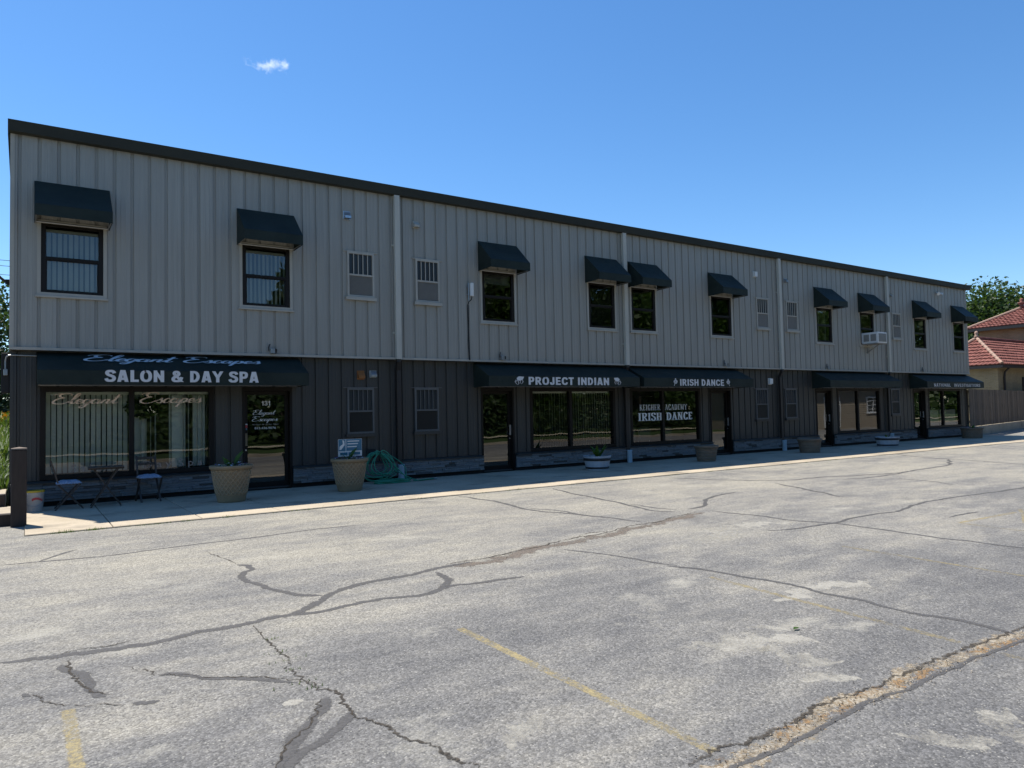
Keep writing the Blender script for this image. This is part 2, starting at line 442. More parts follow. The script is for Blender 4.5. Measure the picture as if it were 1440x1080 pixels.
def bevel(me, w=.006, seg=1):
    bm = bmesh.new(); bm.from_mesh(me)
    bmesh.ops.remove_doubles(bm, verts=bm.verts, dist=1e-5)
    bmesh.ops.bevel(bm, geom=[e for e in bm.edges if e.is_manifold and e.calc_face_angle(0) > .5], offset=w, segments=seg, affect='EDGES', profile=.5)
    bm.to_mesh(me); bm.free(); return me

# ------------------------------------------------------------------ lettering
def place(P0, U, V, pts): return [Vector(P0) + Vector(U)*a + Vector(V)*b for a, b in pts]

def text_mesh(txt, bold=.0, space=1.0):
    cu = bpy.data.curves.new('txt', 'FONT'); cu.body = txt; cu.size = 1; cu.offset = bold; cu.fill_mode = 'FRONT'
    cu.space_character = space; cu.resolution_u = 4
    ob = bpy.data.objects.new('txt', cu); COL.objects.link(ob)
    dg = bpy.context.evaluated_depsgraph_get()
    me = bpy.data.meshes.new_from_object(ob.evaluated_get(dg))
    vs_ = [(v.co.x, v.co.y) for v in me.vertices]; fs = [tuple(p.vertices) for p in me.polygons]
    bpy.data.objects.remove(ob); bpy.data.curves.remove(cu); bpy.data.meshes.remove(me)
    return vs_, fs
def fit(vs_, fs, P0, P1, V, name, mat, parent):
    """vs_ (2-d letters) stretched over the rectangle P0..P1 (bottom edge) and P0+V (height)"""
    dz = [v[2] if len(v) > 2 else 0 for v in vs_]; vs_ = [v[:2] for v in vs_]     # strokes are stacked 0.1 mm apart
    x0 = min(a for a, b in vs_); x1 = max(a for a, b in vs_); y0 = min(b for a, b in vs_); y1 = max(b for a, b in vs_)
    P0 = Vector(P0); U = Vector(P1)-P0; V = Vector(V)
    N_ = U.cross(V).normalized()*1e-4
    mb = MB(); mb.v = [tuple(P0 + U*((a-x0)/(x1-x0)) + V*((b-y0)/(y1-y0)) + N_*k) for (a, b), k in zip(vs_, dz)]
    mb.f = fs; mb.mi = [0]*len(fs)
    return mb.build(name, mat, parent)
def text(txt, P0, P1, V, mat, parent, bold=.0, space=1.0, name='lettering'):
    a, b = text_mesh(txt, bold, space); return fit(a, b, P0, P1, V, name, mat, parent)

def catmull(pts, n=6):
    out = []; m = len(pts)
    for i in range(m-1):
        p0 = pts[max(i-1, 0)]; p1 = pts[i]; p2 = pts[i+1]; p3 = pts[min(i+2, m-1)]
        for k in range(n):
            t = k/n; t2 = t*t; t3 = t2*t
            out.append(tuple(.5*(2*b + (c-a)*t + (2*a-5*b+4*c-d)*t2 + (-a+3*b-3*c+d)*t3) for a, b, c, d in zip(p0, p1, p2, p3)))
    out.append(tuple(pts[-1])); return out
SCRIPT = {
 'E': (.66, [[(.66, .80), (.64, .93), (.5, 1.0), (.3, .98), (.17, .84), (.22, .66), (.40, .57), (.24, .52), (.06, .38), (-.02, .2), (.06, .03), (.28, -.03), (.5, .06), (.66, .24)], [(-.06, .78), (-.02, .9), (.12, .97), (.3, .98)]]),
 'l': (.27, [[(-.04, .12), (.14, .34), (.32, .76), (.36, .98), (.27, 1.0), (.17, .66), (.10, .2), (.16, .0), (.30, .14)]]),
 'e': (.31, [[(-.02, .14), (.16, .2), (.28, .34), (.2, .43), (.08, .33), (.05, .12), (.15, .0), (.34, .14)]]),
 'g': (.38, [[(.31, .37), (.17, .43), (.04, .26), (.06, .05), (.18, .04), (.30, .24), (.34, .42), (.26, .02), (.14, -.32), (.0, -.42), (-.07, -.3), (.1, -.12), (.40, .14)]]),
 'a': (.43, [[(.31, .37), (.17, .43), (.04, .26), (.06, .04), (.18, .04), (.30, .24), (.35, .42), (.29, .12), (.34, .0), (.46, .14)]]),
 'n': (.44, [[(-.02, .14), (.10, .42), (.03, .0)], [(.04, .08), (.16, .32), (.28, .42), (.33, .34), (.27, .1), (.33, .0), (.47, .14)]]),
 't': (.33, [[(-.02, .14), (.14, .45), (.27, .92)], [(.27, .92), (.17, .42), (.11, .12), (.18, .0), (.34, .14)], [(.05, .6), (.22, .63), (.42, .66)]]),
 's': (.34, [[(-.02, .12), (.13, .3), (.22, .48), (.23, .34), (.28, .14), (.2, .0), (.04, .05)], [(.2, .0), (.36, .13)]]),
 'c': (.31, [[(.29, .34), (.21, .43), (.07, .32), (.04, .1), (.14, .0), (.33, .14)]]),
 'p': (.40, [[(-.02, .14), (.12, .46), (.04, .0), (-.06, -.42)], [(.03, .05), (.14, .34), (.26, .43), (.33, .32), (.28, .1), (.16, .0), (.06, .08)], [(.16, .0), (.42, .14)]]),
 'S': (.5, [[(.5, .86), (.4, 1.0), (.22, .95), (.2, .75), (.36, .5), (.4, .2), (.22, -.02), (.0, .1), (.02, .24)]]),
 'o': (.36, [[(.16, .42), (.03, .25), (.06, .04), (.18, .0), (.3, .18), (.26, .38), (.16, .42), (.3, .34), (.4, .36)]]),
 'D': (.6, [[(.22, .98), (.16, .5), (.08, .02), (.34, .02), (.58, .3), (.54, .76), (.3, 1.0), (.05, .9)]]),
 'y': (.4, [[(.0, .4), (.06, .1), (.18, .04), (.32, .4)], [(.34, .42), (.24, -.1), (.08, -.4), (-.04, -.3), (.14, -.08), (.42, .14)]]),
 ' ': (.42, []),
}
def script_word(txt, wgt=.055, shear=.18):
    x = 0; V, F = [], []; ns = 0
    for ch in txt:
        adv, strokes = SCRIPT[ch]
        for st in strokes:
            ns += 1
            p = catmull(st, 5)
            for i in range(len(p)-1):
                pass
            base = len(V); m = len(p)
            for i, (a, b) in enumerate(p):
                q0 = p[max(i-1, 0)]; q1 = p[min(i+1, m-1)]
                dx, dy = q1[0]-q0[0], q1[1]-q0[1]; L = math.hypot(dx, dy) or 1
                down = max(0, -dy/L)
                ww = wgt*(.55 + .75*down)*(0.5 if i in (0, m-1) else 1)
                nx, ny = -dy/L, dx/L
                for sgn in (1, -1):
                    X = a+nx*ww*.5*sgn; Y = b+ny*ww*.5*sgn
                    V.append((x+X+shear*Y, Y, ns))
            for i in range(m-1): F.append((base+2*i, base+2*i+1, base+2*i+3, base+2*i+2))
        x += adv
    return V, F
SERIF = {   # condensed serif capitals: straight strokes (with slab serifs at vertical ends) and curves
 'I': (.34, [((.17, 0), (.17, 1), 1)], []),
 'R': (.62, [((.17, 0), (.17, 1), 1), ((.3, .5), (.56, 0), .8)], [[(.17, .96), (.36, .96), (.46, .86), (.46, .64), (.36, .52), (.17, .52)]]),
 'S': (.52, [], [[(.42, .74), (.4, .92), (.27, .98), (.13, .92), (.1, .74), (.2, .58), (.34, .46), (.43, .3), (.4, .1), (.27, .02), (.12, .08), (.09, .26)]]),
 'H': (.66, [((.17, 0), (.17, 1), 1), ((.49, 0), (.49, 1), 1), ((.17, .5), (.49, .5), .5)], []),
 'D': (.62, [((.17, 0), (.17, 1), 1)], [[(.17, .96), (.34, .95), (.47, .78), (.5, .5), (.47, .22), (.34, .05), (.17, .04)]]),
 'A': (.64, [((.31, 1), (.12, 0), .6), ((.31, 1), (.52, 0), 1), ((.2, .33), (.44, .33), .5)], []),
 'N': (.68, [((.15, 0), (.15, 1), .7), ((.15, 1), (.52, 0), 1), ((.52, 0), (.52, 1), .7)], []),
 'C': (.56, [], [[(.46, .74), (.42, .92), (.3, .98), (.17, .86), (.12, .5), (.17, .14), (.3, .02), (.42, .08), (.46, .26)]]),
 'E': (.56, [((.17, 0), (.17, 1), 1), ((.17, .96), (.47, .96), .5), ((.17, .5), (.4, .5), .5), ((.17, .04), (.47, .04), .5), ((.46, .96), (.46, .78), .4), ((.46, .04), (.46, .22), .4)], []),
 'K': (.62, [((.17, 0), (.17, 1), 1), ((.2, .42), (.5, 1), .5), ((.28, .55), (.54, 0), .9)], []),
 'G': (.6, [((.47, .02), (.47, .44), .8), ((.34, .44), (.54, .44), .4)], [[(.46, .76), (.42, .92), (.3, .98), (.17, .86), (.12, .5), (.17, .14), (.3, .02), (.42, .08), (.47, .2)]]),
 'M': (.78, [((.15, 0), (.15, 1), .7), ((.15, 1), (.38, .1), .9), ((.38, .1), (.61, 1), .5), ((.61, 0), (.61, 1), 1)], []),
 'Y': (.6, [((.3, 0), (.3, .48), 1), ((.1, 1), (.3, .46), .9), ((.5, 1), (.3, .46), .6)], []),
 ' ': (.5, [], []),
}
def serif_word(txt, wgt=.13):
    V, F = [], []; x = 0
    def seg(a, b, ww):
        dx, dy = b[0]-a[0], b[1]-a[1]; L = math.hypot(dx, dy); nx, ny = -dy/L*ww/2, dx/L*ww/2
        n = len(V); k = (n//4) % 40; V.extend([(a[0]+nx, a[1]+ny, k), (b[0]+nx, b[1]+ny, k), (b[0]-nx, b[1]-ny, k), (a[0]-nx, a[1]-ny, k)]); F.append((n, n+1, n+2, n+3))
    for ch in txt:
        adv, st, cv = SERIF[ch]
        for a, b, k in st:
            A = (a[0]+x, a[1]); B = (b[0]+x, b[1]); seg(A, B, wgt*k)
            if k >= .6 and ch != 'G':
                for P in (A, B):
                    if P[1] in (0, 1): seg((P[0]-wgt*.95, min(max(P[1], .025), .975)), (P[0]+wgt*.95, min(max(P[1], .025), .975)), .05)
        for c in cv:
            p = catmull(c, 4)
            for i in range(len(p)-1):
                steep = abs(p[i+1][1]-p[i][1])/(math.hypot(p[i+1][0]-p[i][0], p[i+1][1]-p[i][1]) or 1)
                d = Vector((p[i+1][0]-p[i][0], p[i+1][1]-p[i][1])); d = d.normalized()*.012 if d.length else d
                seg((p[i][0]+x-d.x, p[i][1]-d.y), (p[i+1][0]+x+d.x, p[i+1][1]+d.y), wgt*(.5+.55*steep))
        x += adv
    return V, F

# heavy grotesque capitals: outlines as filled polygons cut into quads (stroke weight .23 of the height)
SANS = {
 'I': (.36, [((.18, 0), (.18, 1))], []),
 'L': (.64, [((.18, 0), (.18, 1)), ((.07, .1), (.60, .1))], []),
 'N': (.82, [((.18, 0), (.18, 1)), ((.64, 0), (.64, 1)), ((.17, .93), (.65, .07))], []),
 'A': (.80, [((.16, 0), (.36, 1)), ((.64, 0), (.44, 1)), ((.2, .26), (.6, .26))], []),
 'D': (.80, [((.18, 0), (.18, 1))], [[(.1, .9), (.36, .9), (.54, .78), (.62, .5), (.54, .22), (.36, .1), (.1, .1)]]),
 'Y': (.78, [((.39, 0), (.39, .5)), ((.1, 1), (.39, .42)), ((.68, 1), (.39, .42))], []),
 'S': (.74, [], [[(.62, .72), (.55, .86), (.37, .91), (.2, .85), (.16, .72), (.25, .59), (.40, .52), (.56, .42), (.6, .28), (.53, .14), (.37, .085), (.18, .13), (.1, .29)]]),
 'P': (.74, [((.18, 0), (.18, 1))], [[(.1, .9), (.42, .9), (.56, .82), (.58, .68), (.54, .52), (.42, .45), (.1, .45)]]),
 'R': (.80, [((.18, 0), (.18, 1)), ((.40, .46), (.66, 0))], [[(.1, .9), (.42, .9), (.56, .82), (.58, .69), (.54, .55), (.42, .48), (.1, .48)]]),
 'O': (.84, [], [[(.42, .91), (.24, .84), (.16, .66), (.15, .5), (.16, .34), (.24, .16), (.42, .09), (.60, .16), (.68, .34), (.69, .5), (.68, .66), (.60, .84), (.50, .9), (.42, .91), (.33, .895)]]),
 'J': (.64, [((.46, .28), (.46, 1))], [[(.46, .34), (.44, .16), (.3, .09), (.17, .16), (.14, .34)]]),
 'E': (.70, [((.18, 0), (.18, 1)), ((.07, .9), (.64, .9)), ((.07, .5), (.6, .5)), ((.07, .1), (.66, .1))], []),
 'C': (.80, [], [[(.67, .68), (.6, .84), (.43, .91), (.26, .84), (.17, .66), (.16, .5), (.17, .34), (.26, .16), (.43, .09), (.6, .16), (.68, .34)]]),
 'T': (.72, [((.36, 0), (.36, .95)), ((.04, .9), (.68, .9))], []),
 'H': (.82, [((.18, 0), (.18, 1)), ((.64, 0), (.64, 1)), ((.18, .5), (.64, .5))], []),
 'G': (.84, [((.67, .08), (.67, .5)), ((.42, .46), (.72, .46))], [[(.67, .70), (.6, .84), (.43, .91), (.26, .84), (.17, .66), (.16, .5), (.17, .34), (.26, .16), (.43, .09), (.57, .13), (.66, .26)]]),
 'V': (.78, [((.1, 1), (.39, .02)), ((.68, 1), (.39, .02))], []),
 '1': (.56, [((.36, 0), (.36, 1)), ((.08, .70), (.36, .86))], []),
 '3': (.72, [], [[(.12, .72), (.2, .87), (.37, .91), (.53, .84), (.55, .7), (.46, .57), (.30, .53), (.48, .48), (.6, .34), (.54, .15), (.37, .085), (.2, .13), (.1, .28)]]),
 '&': (.86, [((.3, .62), (.76, .02))], [[(.74, .44), (.66, .24), (.5, .1), (.3, .085), (.17, .18), (.16, .32), (.28, .46), (.46, .58), (.54, .72), (.48, .86), (.36, .9), (.25, .84), (.24, .72), (.32, .58)]]),
 ' ': (.36, [], []),
}
def sans_word(txt, wgt=.22, gap=.02):
    V, F = [], []; x = 0; k = 0
    for ch in txt:
        adv, st, cv = SANS[ch]
        for a, b in st:
            k += 1; dx, dy = b[0]-a[0], b[1]-a[1]; n = len(V)
            if abs(dy) > .2:                    # upright or slanted stem: flat cut ends
                ww = wgt*.5*(1 if abs(dx) < .01 else 1.02); V += [(x+a[0]-ww, a[1], k), (x+a[0]+ww, a[1], k), (x+b[0]+ww, b[1], k), (x+b[0]-ww, b[1], k)]
            else:
                hh = wgt*.42; V += [(x+a[0], a[1]-hh, k), (x+b[0], b[1]-hh, k), (x+b[0], b[1]+hh, k), (x+a[0], a[1]+hh, k)]
            F.append((n, n+1, n+2, n+3))
        for c in cv:
            k += 1; p = catmull(c, 4); m = len(p); base = len(V)
            for i, (a, b) in enumerate(p):
                q0 = p[max(i-1, 0)]; q1 = p[min(i+1, m-1)]; dx, dy = q1[0]-q0[0], q1[1]-q0[1]; L = math.hypot(dx, dy) or 1
                ww = wgt*(.84+.16*abs(dy/L))*.5
                for s in (1, -1): V.append((x+a-dy/L*ww*s, b+dx/L*ww*s, k))
            for i in range(m-1): F.append((base+2*i, base+2*i+1, base+2*i+3, base+2*i+2))
        x += adv+gap
    V = [(a, min(1, max(0, b)), z) for a, b, z in V]
    return V, F
# traced lines of the lot: (width, [(x, y) ...]) in metres
CRACKS = {
 'tar': [
  (0.05, [[-0.001,-5.732],[0.371,-5.79],[0.963,-5.91],[1.497,-5.858],[2.229,-5.802],[2.864,-5.767],[3.691,-5.66],[4.255,-5.683]]),
  (0.05, [[0.371,-5.79],[0.524,-5.498],[0.77,-5.234]]),
  (0.11, [[0.084,-9.57],[0.416,-9.641],[0.717,-9.699],[1.059,-9.71],[1.269,-9.69],[1.582,-9.682],[1.879,-9.669],[2.068,-9.656],[2.218,-9.509],[2.467,-9.245],[2.659,-9.109],[2.916,-9.053],[3.386,-8.998],[3.83,-8.863],[4.271,-8.813]]),
  (0.07, [[2.068,-9.656],[2.228,-9.681],[2.602,-9.639],[2.931,-9.656],[3.26,-9.723],[3.5,-9.65],[3.634,-9.617],[3.932,-9.692],[4.36,-9.744]]),
  (0.12, [[3.738,-9.036],[3.688,-9.395],[3.479,-9.633]]),
  (0.09, [[2.167,-7.363],[2.241,-7.495],[2.245,-7.683],[2.125,-7.816],[2.032,-7.998],[2.027,-8.216],[2.097,-8.446],[2.202,-8.761],[2.323,-9.044],[2.489,-9.185]]),
  (0.1, [[1.685,-11.463],[1.589,-11.655],[1.501,-11.784],[1.323,-11.974],[1.223,-12.148],[1.156,-12.259]]),
  (0.09, [[1.745,-11.738],[1.645,-11.889],[1.497,-12.006],[1.344,-12.081],[1.229,-12.233]]),
  (0.04, [[0.947,-10.499],[1.031,-10.523],[1.22,-10.73],[1.416,-10.88],[1.66,-11.118]]),
  (0.07, [[0.453,-9.875],[0.467,-10.03],[0.516,-10.279],[0.544,-10.415]]),
  (0.06, [[0.514,-10.278],[0.566,-10.541],[0.632,-10.668]]),
  (0.03, [[0.213,-10.323],[0.26,-10.384]]),
  (0.06, [[0.738,-10.91],[0.809,-10.937],[0.882,-10.953]]),
  (0.07, [[7.015,-3.782],[7.153,-4.93],[7.04,-6.162],[7.303,-6.77],[7.517,-7.493],[7.595,-8.061]]),
  (0.04, [[7.177,-5.912],[7.356,-6.522],[7.375,-7.2]]),
  (0.07, [[9.131,-3.946],[8.868,-5.219],[8.744,-6.346],[8.471,-7.292],[8.669,-7.701]]),
  (0.05, [[8.743,-6.612],[8.764,-7.175],[8.854,-7.558]]),
  (0.05, [[5.488,-8.931],[5.665,-9.326],[5.762,-9.768],[5.889,-10.326]]),
  (0.06, [[5.843,-10.269],[5.979,-10.561],[6.078,-11.087],[6.134,-11.641],[6.12,-11.952],[6.156,-12.209],[6.118,-12.539],[6.193,-12.828],[6.24,-13.114],[6.183,-13.357]]),
  (0.09, [[9.046,-7.615],[9.538,-7.562],[10.305,-6.964],[11.447,-6.656]]),
  (0.06, [[9.162,-8.01],[9.334,-8.62],[9.346,-9.285],[9.564,-9.811],[9.637,-10.457],[9.578,-11.069],[9.617,-11.576],[9.67,-12.105],[9.722,-12.494]]),
  (0.06, [[8.391,-9.632],[8.972,-9.782],[9.682,-9.829],[10.441,-9.747],[11.415,-9.769],[12.558,-9.574],[13.692,-9.578],[14.731,-9.672],[16.005,-9.748],[17.28,-9.889]]),
  (0.08, [[12.398,-4.031],[13.036,-5.216],[13.988,-6.063],[14.991,-6.146],[15.852,-6.493],[17.203,-6.745],[18.657,-6.654],[20.021,-6.524],[21.903,-5.697]]),
  (0.07, [[14.899,-6.776],[16.087,-6.921],[17.759,-6.747]]),
  (0.07, [[13.216,-6.244],[12.882,-7.038],[12.209,-8.397]]),
  (0.08, [[22.775,-3.729],[22.151,-4.955],[21.999,-5.935],[21.557,-7.683],[21.379,-8.659]]),
  (0.06, [[15.893,-7.164],[15.89,-8.057],[15.577,-8.733]]),
  (0.05, [[11.302,-10.577],[11.894,-10.537],[12.182,-10.591]]),
 ],
 'crack': [
  (0.025, [[1.727,-9.756],[1.698,-10.186],[1.709,-10.524],[1.706,-10.708],[1.662,-10.905],[1.693,-11.165],[1.697,-11.291],[1.765,-11.412],[1.792,-11.547],[1.75,-11.731],[1.761,-11.864],[1.843,-12.049],[1.855,-12.195],[1.921,-12.378],[1.93,-12.506],[1.986,-12.697],[2.007,-12.808]]),
  (0.018, [[2.029,-6.361],[2.133,-6.943],[2.167,-7.318]]),
  (0.014, [[0.784,-10.151],[0.881,-10.335],[0.948,-10.492]]),
  (0.014, [[0.947,-10.499],[1.031,-10.523],[1.22,-10.73],[1.416,-10.88],[1.66,-11.118],[1.691,-11.268]]),
  (0.014, [[0.26,-10.384],[0.288,-10.431],[0.322,-10.564],[0.467,-10.713],[0.709,-10.877]]),
  (0.015, [[0.416,-9.623],[0.543,-9.589],[0.723,-9.628],[0.908,-9.587]]),
  (0.016, [[1.664,-11.473],[1.543,-11.706],[1.328,-11.96],[1.197,-12.17]]),
  (0.02, [[0.475,-9.738],[0.467,-10.03],[0.551,-10.489],[0.661,-10.677]]),
  (0.03, [[6.193,-8.379],[6.468,-8.267],[6.695,-8.38]]),
 ],
 'seam': [
  (0.22, [[4.025,-8.929],[4.315,-8.891],[4.592,-8.878],[5.046,-8.771],[5.542,-8.702],[6.04,-8.571],[6.506,-8.563],[7.245,-8.365],[7.75,-8.345],[8.349,-8.171],[8.967,-8.042]]),
 ],
 'rust': [
  (0.14, [[2.815,-13.35],[3.049,-13.344],[3.365,-13.355],[3.622,-13.343],[3.879,-13.324],[4.086,-13.325],[4.35,-13.343],[4.631,-13.35],[4.92,-13.347],[5.239,-13.349],[5.644,-13.362],[6.208,-13.384],[7.004,-13.388]]),
 ],
}
CLOUD_DIR = (0.24589, 0.86959, 0.42819)
# ------------------------------------------------------------------ ground, lot, walk
LOT_C, LOT_S = -0.02, 0.014
def lot_z(y): return LOT_C + LOT_S*(min(y, -3.4)+3.7) if y > -17.7 else LOT_C + LOT_S*(-14.0)
mb = MB(); mb.quad((-4000, -4000, -.42), (4000, -4000, -.42), (4000, 4000, -.42), (-4000, 4000, -.42))
tag(mb.build('ground', 'ground'), kind='structure')
mb = MB()
ys = [-17.6, -12, -8, -3.672]
for a, b in zip(ys, ys[1:]):
    for x0, x1 in ((-40, .25), (.25, 40), (40, 95)):
        mb.quad((x0, a, lot_z(a)), (x1, a, lot_z(a)), (x1, b, lot_z(b)), (x0, b, lot_z(b)))
mb.quad((38.1, -3.672, lot_z(-3.672)), (95, -3.672, lot_z(-3.672)), (95, 14, .0), (38.1, 14, .0))
mb.quad((36.62, .3, 0), (38.1, .3, 0), (38.1, 14, 0), (36.62, 14, 0))
mb.quad((-40, -3.672, lot_z(-3.672)), (.225, -3.672, lot_z(-3.672)), (.225, -2.36, -.012), (-40, -2.36, -.012))
tag(mb.build('parking_lot', 'asphalt'), kind='structure')
# lawn and kerb on the street side of the lot
mb = MB()
mb.quad((-60, -60, .25), (110, -60, .25), (110, -17.75, -.1), (-60, -17.75, -.1))
tag(mb.build('lawn', 'ground'), kind='structure')
mb = MB(); mb.box(-60, -17.75, -.42, 110, -17.6, -.08); tag(mb.build('kerb', 'concrete'), kind='structure')
mb = MB(); mb.quad((-60, -23.4, .05), (110, -23.4, .05), (110, -21.8, .04), (-60, -21.8, .04))
tag(mb.build('footpath', 'concrete'), kind='structure')

sidewalk = tag(MB().box(.24, -3.64, -.2, 38.08, .13, -.03).build('sidewalk', 'black'), kind='structure')
rs = random.Random(5)
edges = [.225] + [1.303+1.2192*k for k in range(31)]
slab_me = bevel(MB().box(0, -3.67, -.2, 1.207, .13, 0).mesh('slab', 'concrete'), .008)
for i in range(len(edges)-1):
    wd = edges[i+1]-edges[i]-.012
    me = slab_me if abs(wd-1.2072) < 1e-3 else bevel(MB().box(0, -3.67, -.2, wd, .13, 0).mesh('slab', 'concrete'), .008)
    s = link('slab', me, sidewalk, (edges[i]+.006, 0, rs.uniform(-.003, .003)))

# timber steps at the end of the walk
st = thing('timber_steps', 'dark railway-sleeper steps with pale concrete treads left of the corner post', 'steps', (-1.5, -1.5, 0))
for (y0, z0, z1) in ((-2.35, -.03, .17), (-.95, .15, .36)):
    b = bevel(MB().box(-1.6, y0, z0, 1.62 if y0 < -2 else 1.46, y0+.16, z1).mesh('riser', 'timber'), .01)
    link('riser', b, st).location = (0, 1.5, 0)
    t = bevel(MB().box(-1.6, y0+.165, z0-.02, 1.60 if y0 < -2 else 1.46, y0+1.39, z1-.015).mesh('tread', 'concrete'), .006)
    link('tread', t, st).location = (0, 1.5, 0)

# bank left of the building
def bank_z(x, y):
    pr = [(.42, .30), (2, .44), (4, .55), (6, .62), (9, 1.05), (12, 1.55), (16, 2.1), (22, 2.5), (45, 2.8)]
    for (a, za), (b, zb) in zip(pr, pr[1:]):
        if y <= b:
            z = za+(zb-za)*max(0, (y-a)/(b-a)); break
    else: z = 2.8
    return z + .12*noise.noise((x*.5, y*.5, 0)) + max(0, -x-1)*.04
mb = MB(); nx, ny = 26, 40
xs = [-26 + (26-.03)*i/nx for i in range(nx+1)]; yy = [.42+40*(j/ny)**1.5 for j in range(ny+1)]
mb.v = [(x, y, bank_z(x, y)) for y in yy for x in xs]
for j in range(ny):
    for i in range(nx):
        a = j*(nx+1)+i; mb.f.append((a, a+1, a+nx+2, a+nx+1)); mb.mi.append(1 if 7.8 < yy[j] < 11 else 0)
tag(mb.build('bank', ['ground', 'mulch'], smooth=True), kind='structure')

# ------------------------------------------------------------------ the building
YL = .15                                   # the ground floor wall stands back under the upper one
LEN = 36.58
B = thing('commercial_building', 'long two-storey grey metal-clad commercial building with dark ground floor shopfronts', 'building', (LEN/2, 6, 0))
OX, OY = LEN/2, 6
def bpart(mb, name, mats, smooth=False, parent=None):
    """part in world coordinates under the building"""
    if parent is None:
        o = mb.build(name, mats, B, smooth); o.location = (-OX, -OY, 0); return o
    return mb.build(name, mats, parent, smooth)

UP_WIN = [.96, 4.53, 10.5, 14.08, 15.75, 19.3, 25.14, 28.06, 32.22, 35.70]
UP_VENT = [6.68, 8.42, 21.46, 23.14, 30.30]
LO_VENT = [6.70, 8.42, 21.46, 23.12, 30.24]
SHOP = [(.46, 3.48), (11.55, 14.64), (15.24, 18.33), (26.07, 29.1), (33.0, 35.98)]
DOOR = [(4.05, 5.1), (9.99, 11.02), (18.79, 19.83), (24.66, 25.69), (31.72, 32.76)]
WZ = (3.9, 5.25); SZ = (.48, 2.2)
op_up = [(c-.5, c+.5, *WZ) for c in UP_WIN] + [(c-.33, c+.33, 4.29, 5.34) for c in UP_VENT]
op_lo = [(a, b, -1, SZ[1]) for a, b in SHOP] + [(a, b, -1, 2.2) for a, b in DOOR] + [(c-.32, c+.32, 1.13, 2.19) for c in LO_VENT]
PROF = [(0, 0), (.07, 0), (.076, -.003), (.094, -.003), (.1, 0), (.15, 0), (.156, -.003), (.174, -.003), (.18, 0), (.243, 0), (.253, .028), (.295, .028), (.3048, 0)]
def prof(x):
    for (a, ya), (b, yb) in zip(PROF, PROF[1:]):
        if a-1e-9 <= x <= b+1e-9: return ya+(yb-ya)*(x-a)/(b-a)
    return 0
def siding(z0, z1, y, openings, mat):
    k = 0; x = -.147; shared = None
    while x < LEN-.01:
        lo, hi = max(0, .012-x), min(.3048, LEN-.012-x)
        ops = [o for o in openings if o[1] > x+lo and o[0] < x+hi]
        full = lo == 0 and hi == .3048 and not ops
        if full and shared: me = shared
        else:
            px = sorted({round(p, 5) for p in [lo, hi] + [a for a, _ in PROF if lo < a < hi] + [v-x for o in ops for v in o[:2] if lo < v-x < hi]})
            pz = sorted({z0, z1} | {v for o in ops for v in o[2:] if z0 < v < z1})
            cells = {(i, j) for i in range(len(px)-1) for j in range(len(pz)-1)
                     if not any(o[0] < x+(px[i]+px[i+1])/2 < o[1] and o[2] < (pz[j]+pz[j+1])/2 < o[3] for o in ops)}
            while cells:                                   # one object per connected piece
                todo = [cells.pop()]; m = MB()
                while todo:
                    i, j = todo.pop(); a, b, c, d = px[i], px[i+1], pz[j], pz[j+1]
                    m.quad((a, prof(a), c), (b, prof(b), c), (b, prof(b), d), (a, prof(a), d))
                    for q in ((i-1, j), (i+1, j), (i, j-1), (i, j+1)):
                        if q in cells: cells.remove(q); todo.append(q)
                me = m.mesh('siding_panel', mat)
                if full: shared = me
                link('siding_panel', me, B, (x-OX, y-OY, 0))
            x += .3048; continue
        link('siding_panel', me, B, (x-OX, y-OY, 0))
        x += .3048
siding(2.90, 6.85, 0, op_up, 'siding')
siding(.475, 2.86, YL, op_lo, 'siding_dark')

# shell: side walls, rear wall, floors, roof, the dark recess at the foot of the wall
m = MB(); m.box(.0, .035, 2.86, .012, 12, 6.9); m.box(LEN-.012, .035, 2.86, LEN, 12, 6.9); m.box(.012, 11.9, 2.86, LEN-.012, 12, 6.9)
bpart(m, 'upper_side_wall', 'siding')
m = MB(); m.box(.0, YL+.03, 0, .012, 12, 2.859); m.box(LEN-.012, YL+.03, 0, LEN, 12, 2.859); m.box(.012, 11.9, 0, LEN-.012, 12, 2.859)
bpart(m, 'lower_side_wall', 'siding_dark')
m = MB(); m.box(-.02, -.1, 6.9, LEN+.2, 12.1, 6.98); bpart(m, 'roof', 'fascia')
m = MB(); m.box(.013, .19, 2.70, LEN-.013, 11.89, 2.87); m.box(.013, .19, .0, LEN-.013, 11.89, .05); bpart(m, 'floor_slab', 'inner_dark')
m = MB(); m.box(.013, 4.5, .051, LEN-.013, 4.6, 2.69); m.box(.013, 4.5, 2.871, LEN-.013, 4.6, 6.89)
for x in (7.45, 14.9, 22.3, 29.45): m.box(x-.05, .2, .051, x+.05, 4.49, 2.69); m.box(x-.05, .2, 2.871, x+.05, 4.49, 6.89)
bpart(m, 'partition', 'inner')
m = MB(); m.box(.013, .035, 6.85, LEN-.013, .18, 6.89); m.box(.0, -.004, 2.862, LEN, .19, 2.869); bpart(m, 'soffit', 'siding_dark')
# corner trims and base trim of the upper wall
for x0, x1 in ((-.012, .055), (LEN-.055, LEN+.012)): bpart(MB().box(x0, -.012, 2.90, x1, .03, 6.83), 'corner_trim', 'trim')
m = MB(); m.box(-.016, -.034, 2.865, LEN+.016, -.002, 2.915); bpart(m, 'base_trim', 'trim')
for x0, x1 in ((0, .05), (LEN-.05, LEN)): bpart(MB().box(x0, YL-.012, .475, x1, YL+.03, 2.86), 'corner_trim', 'siding_dark')
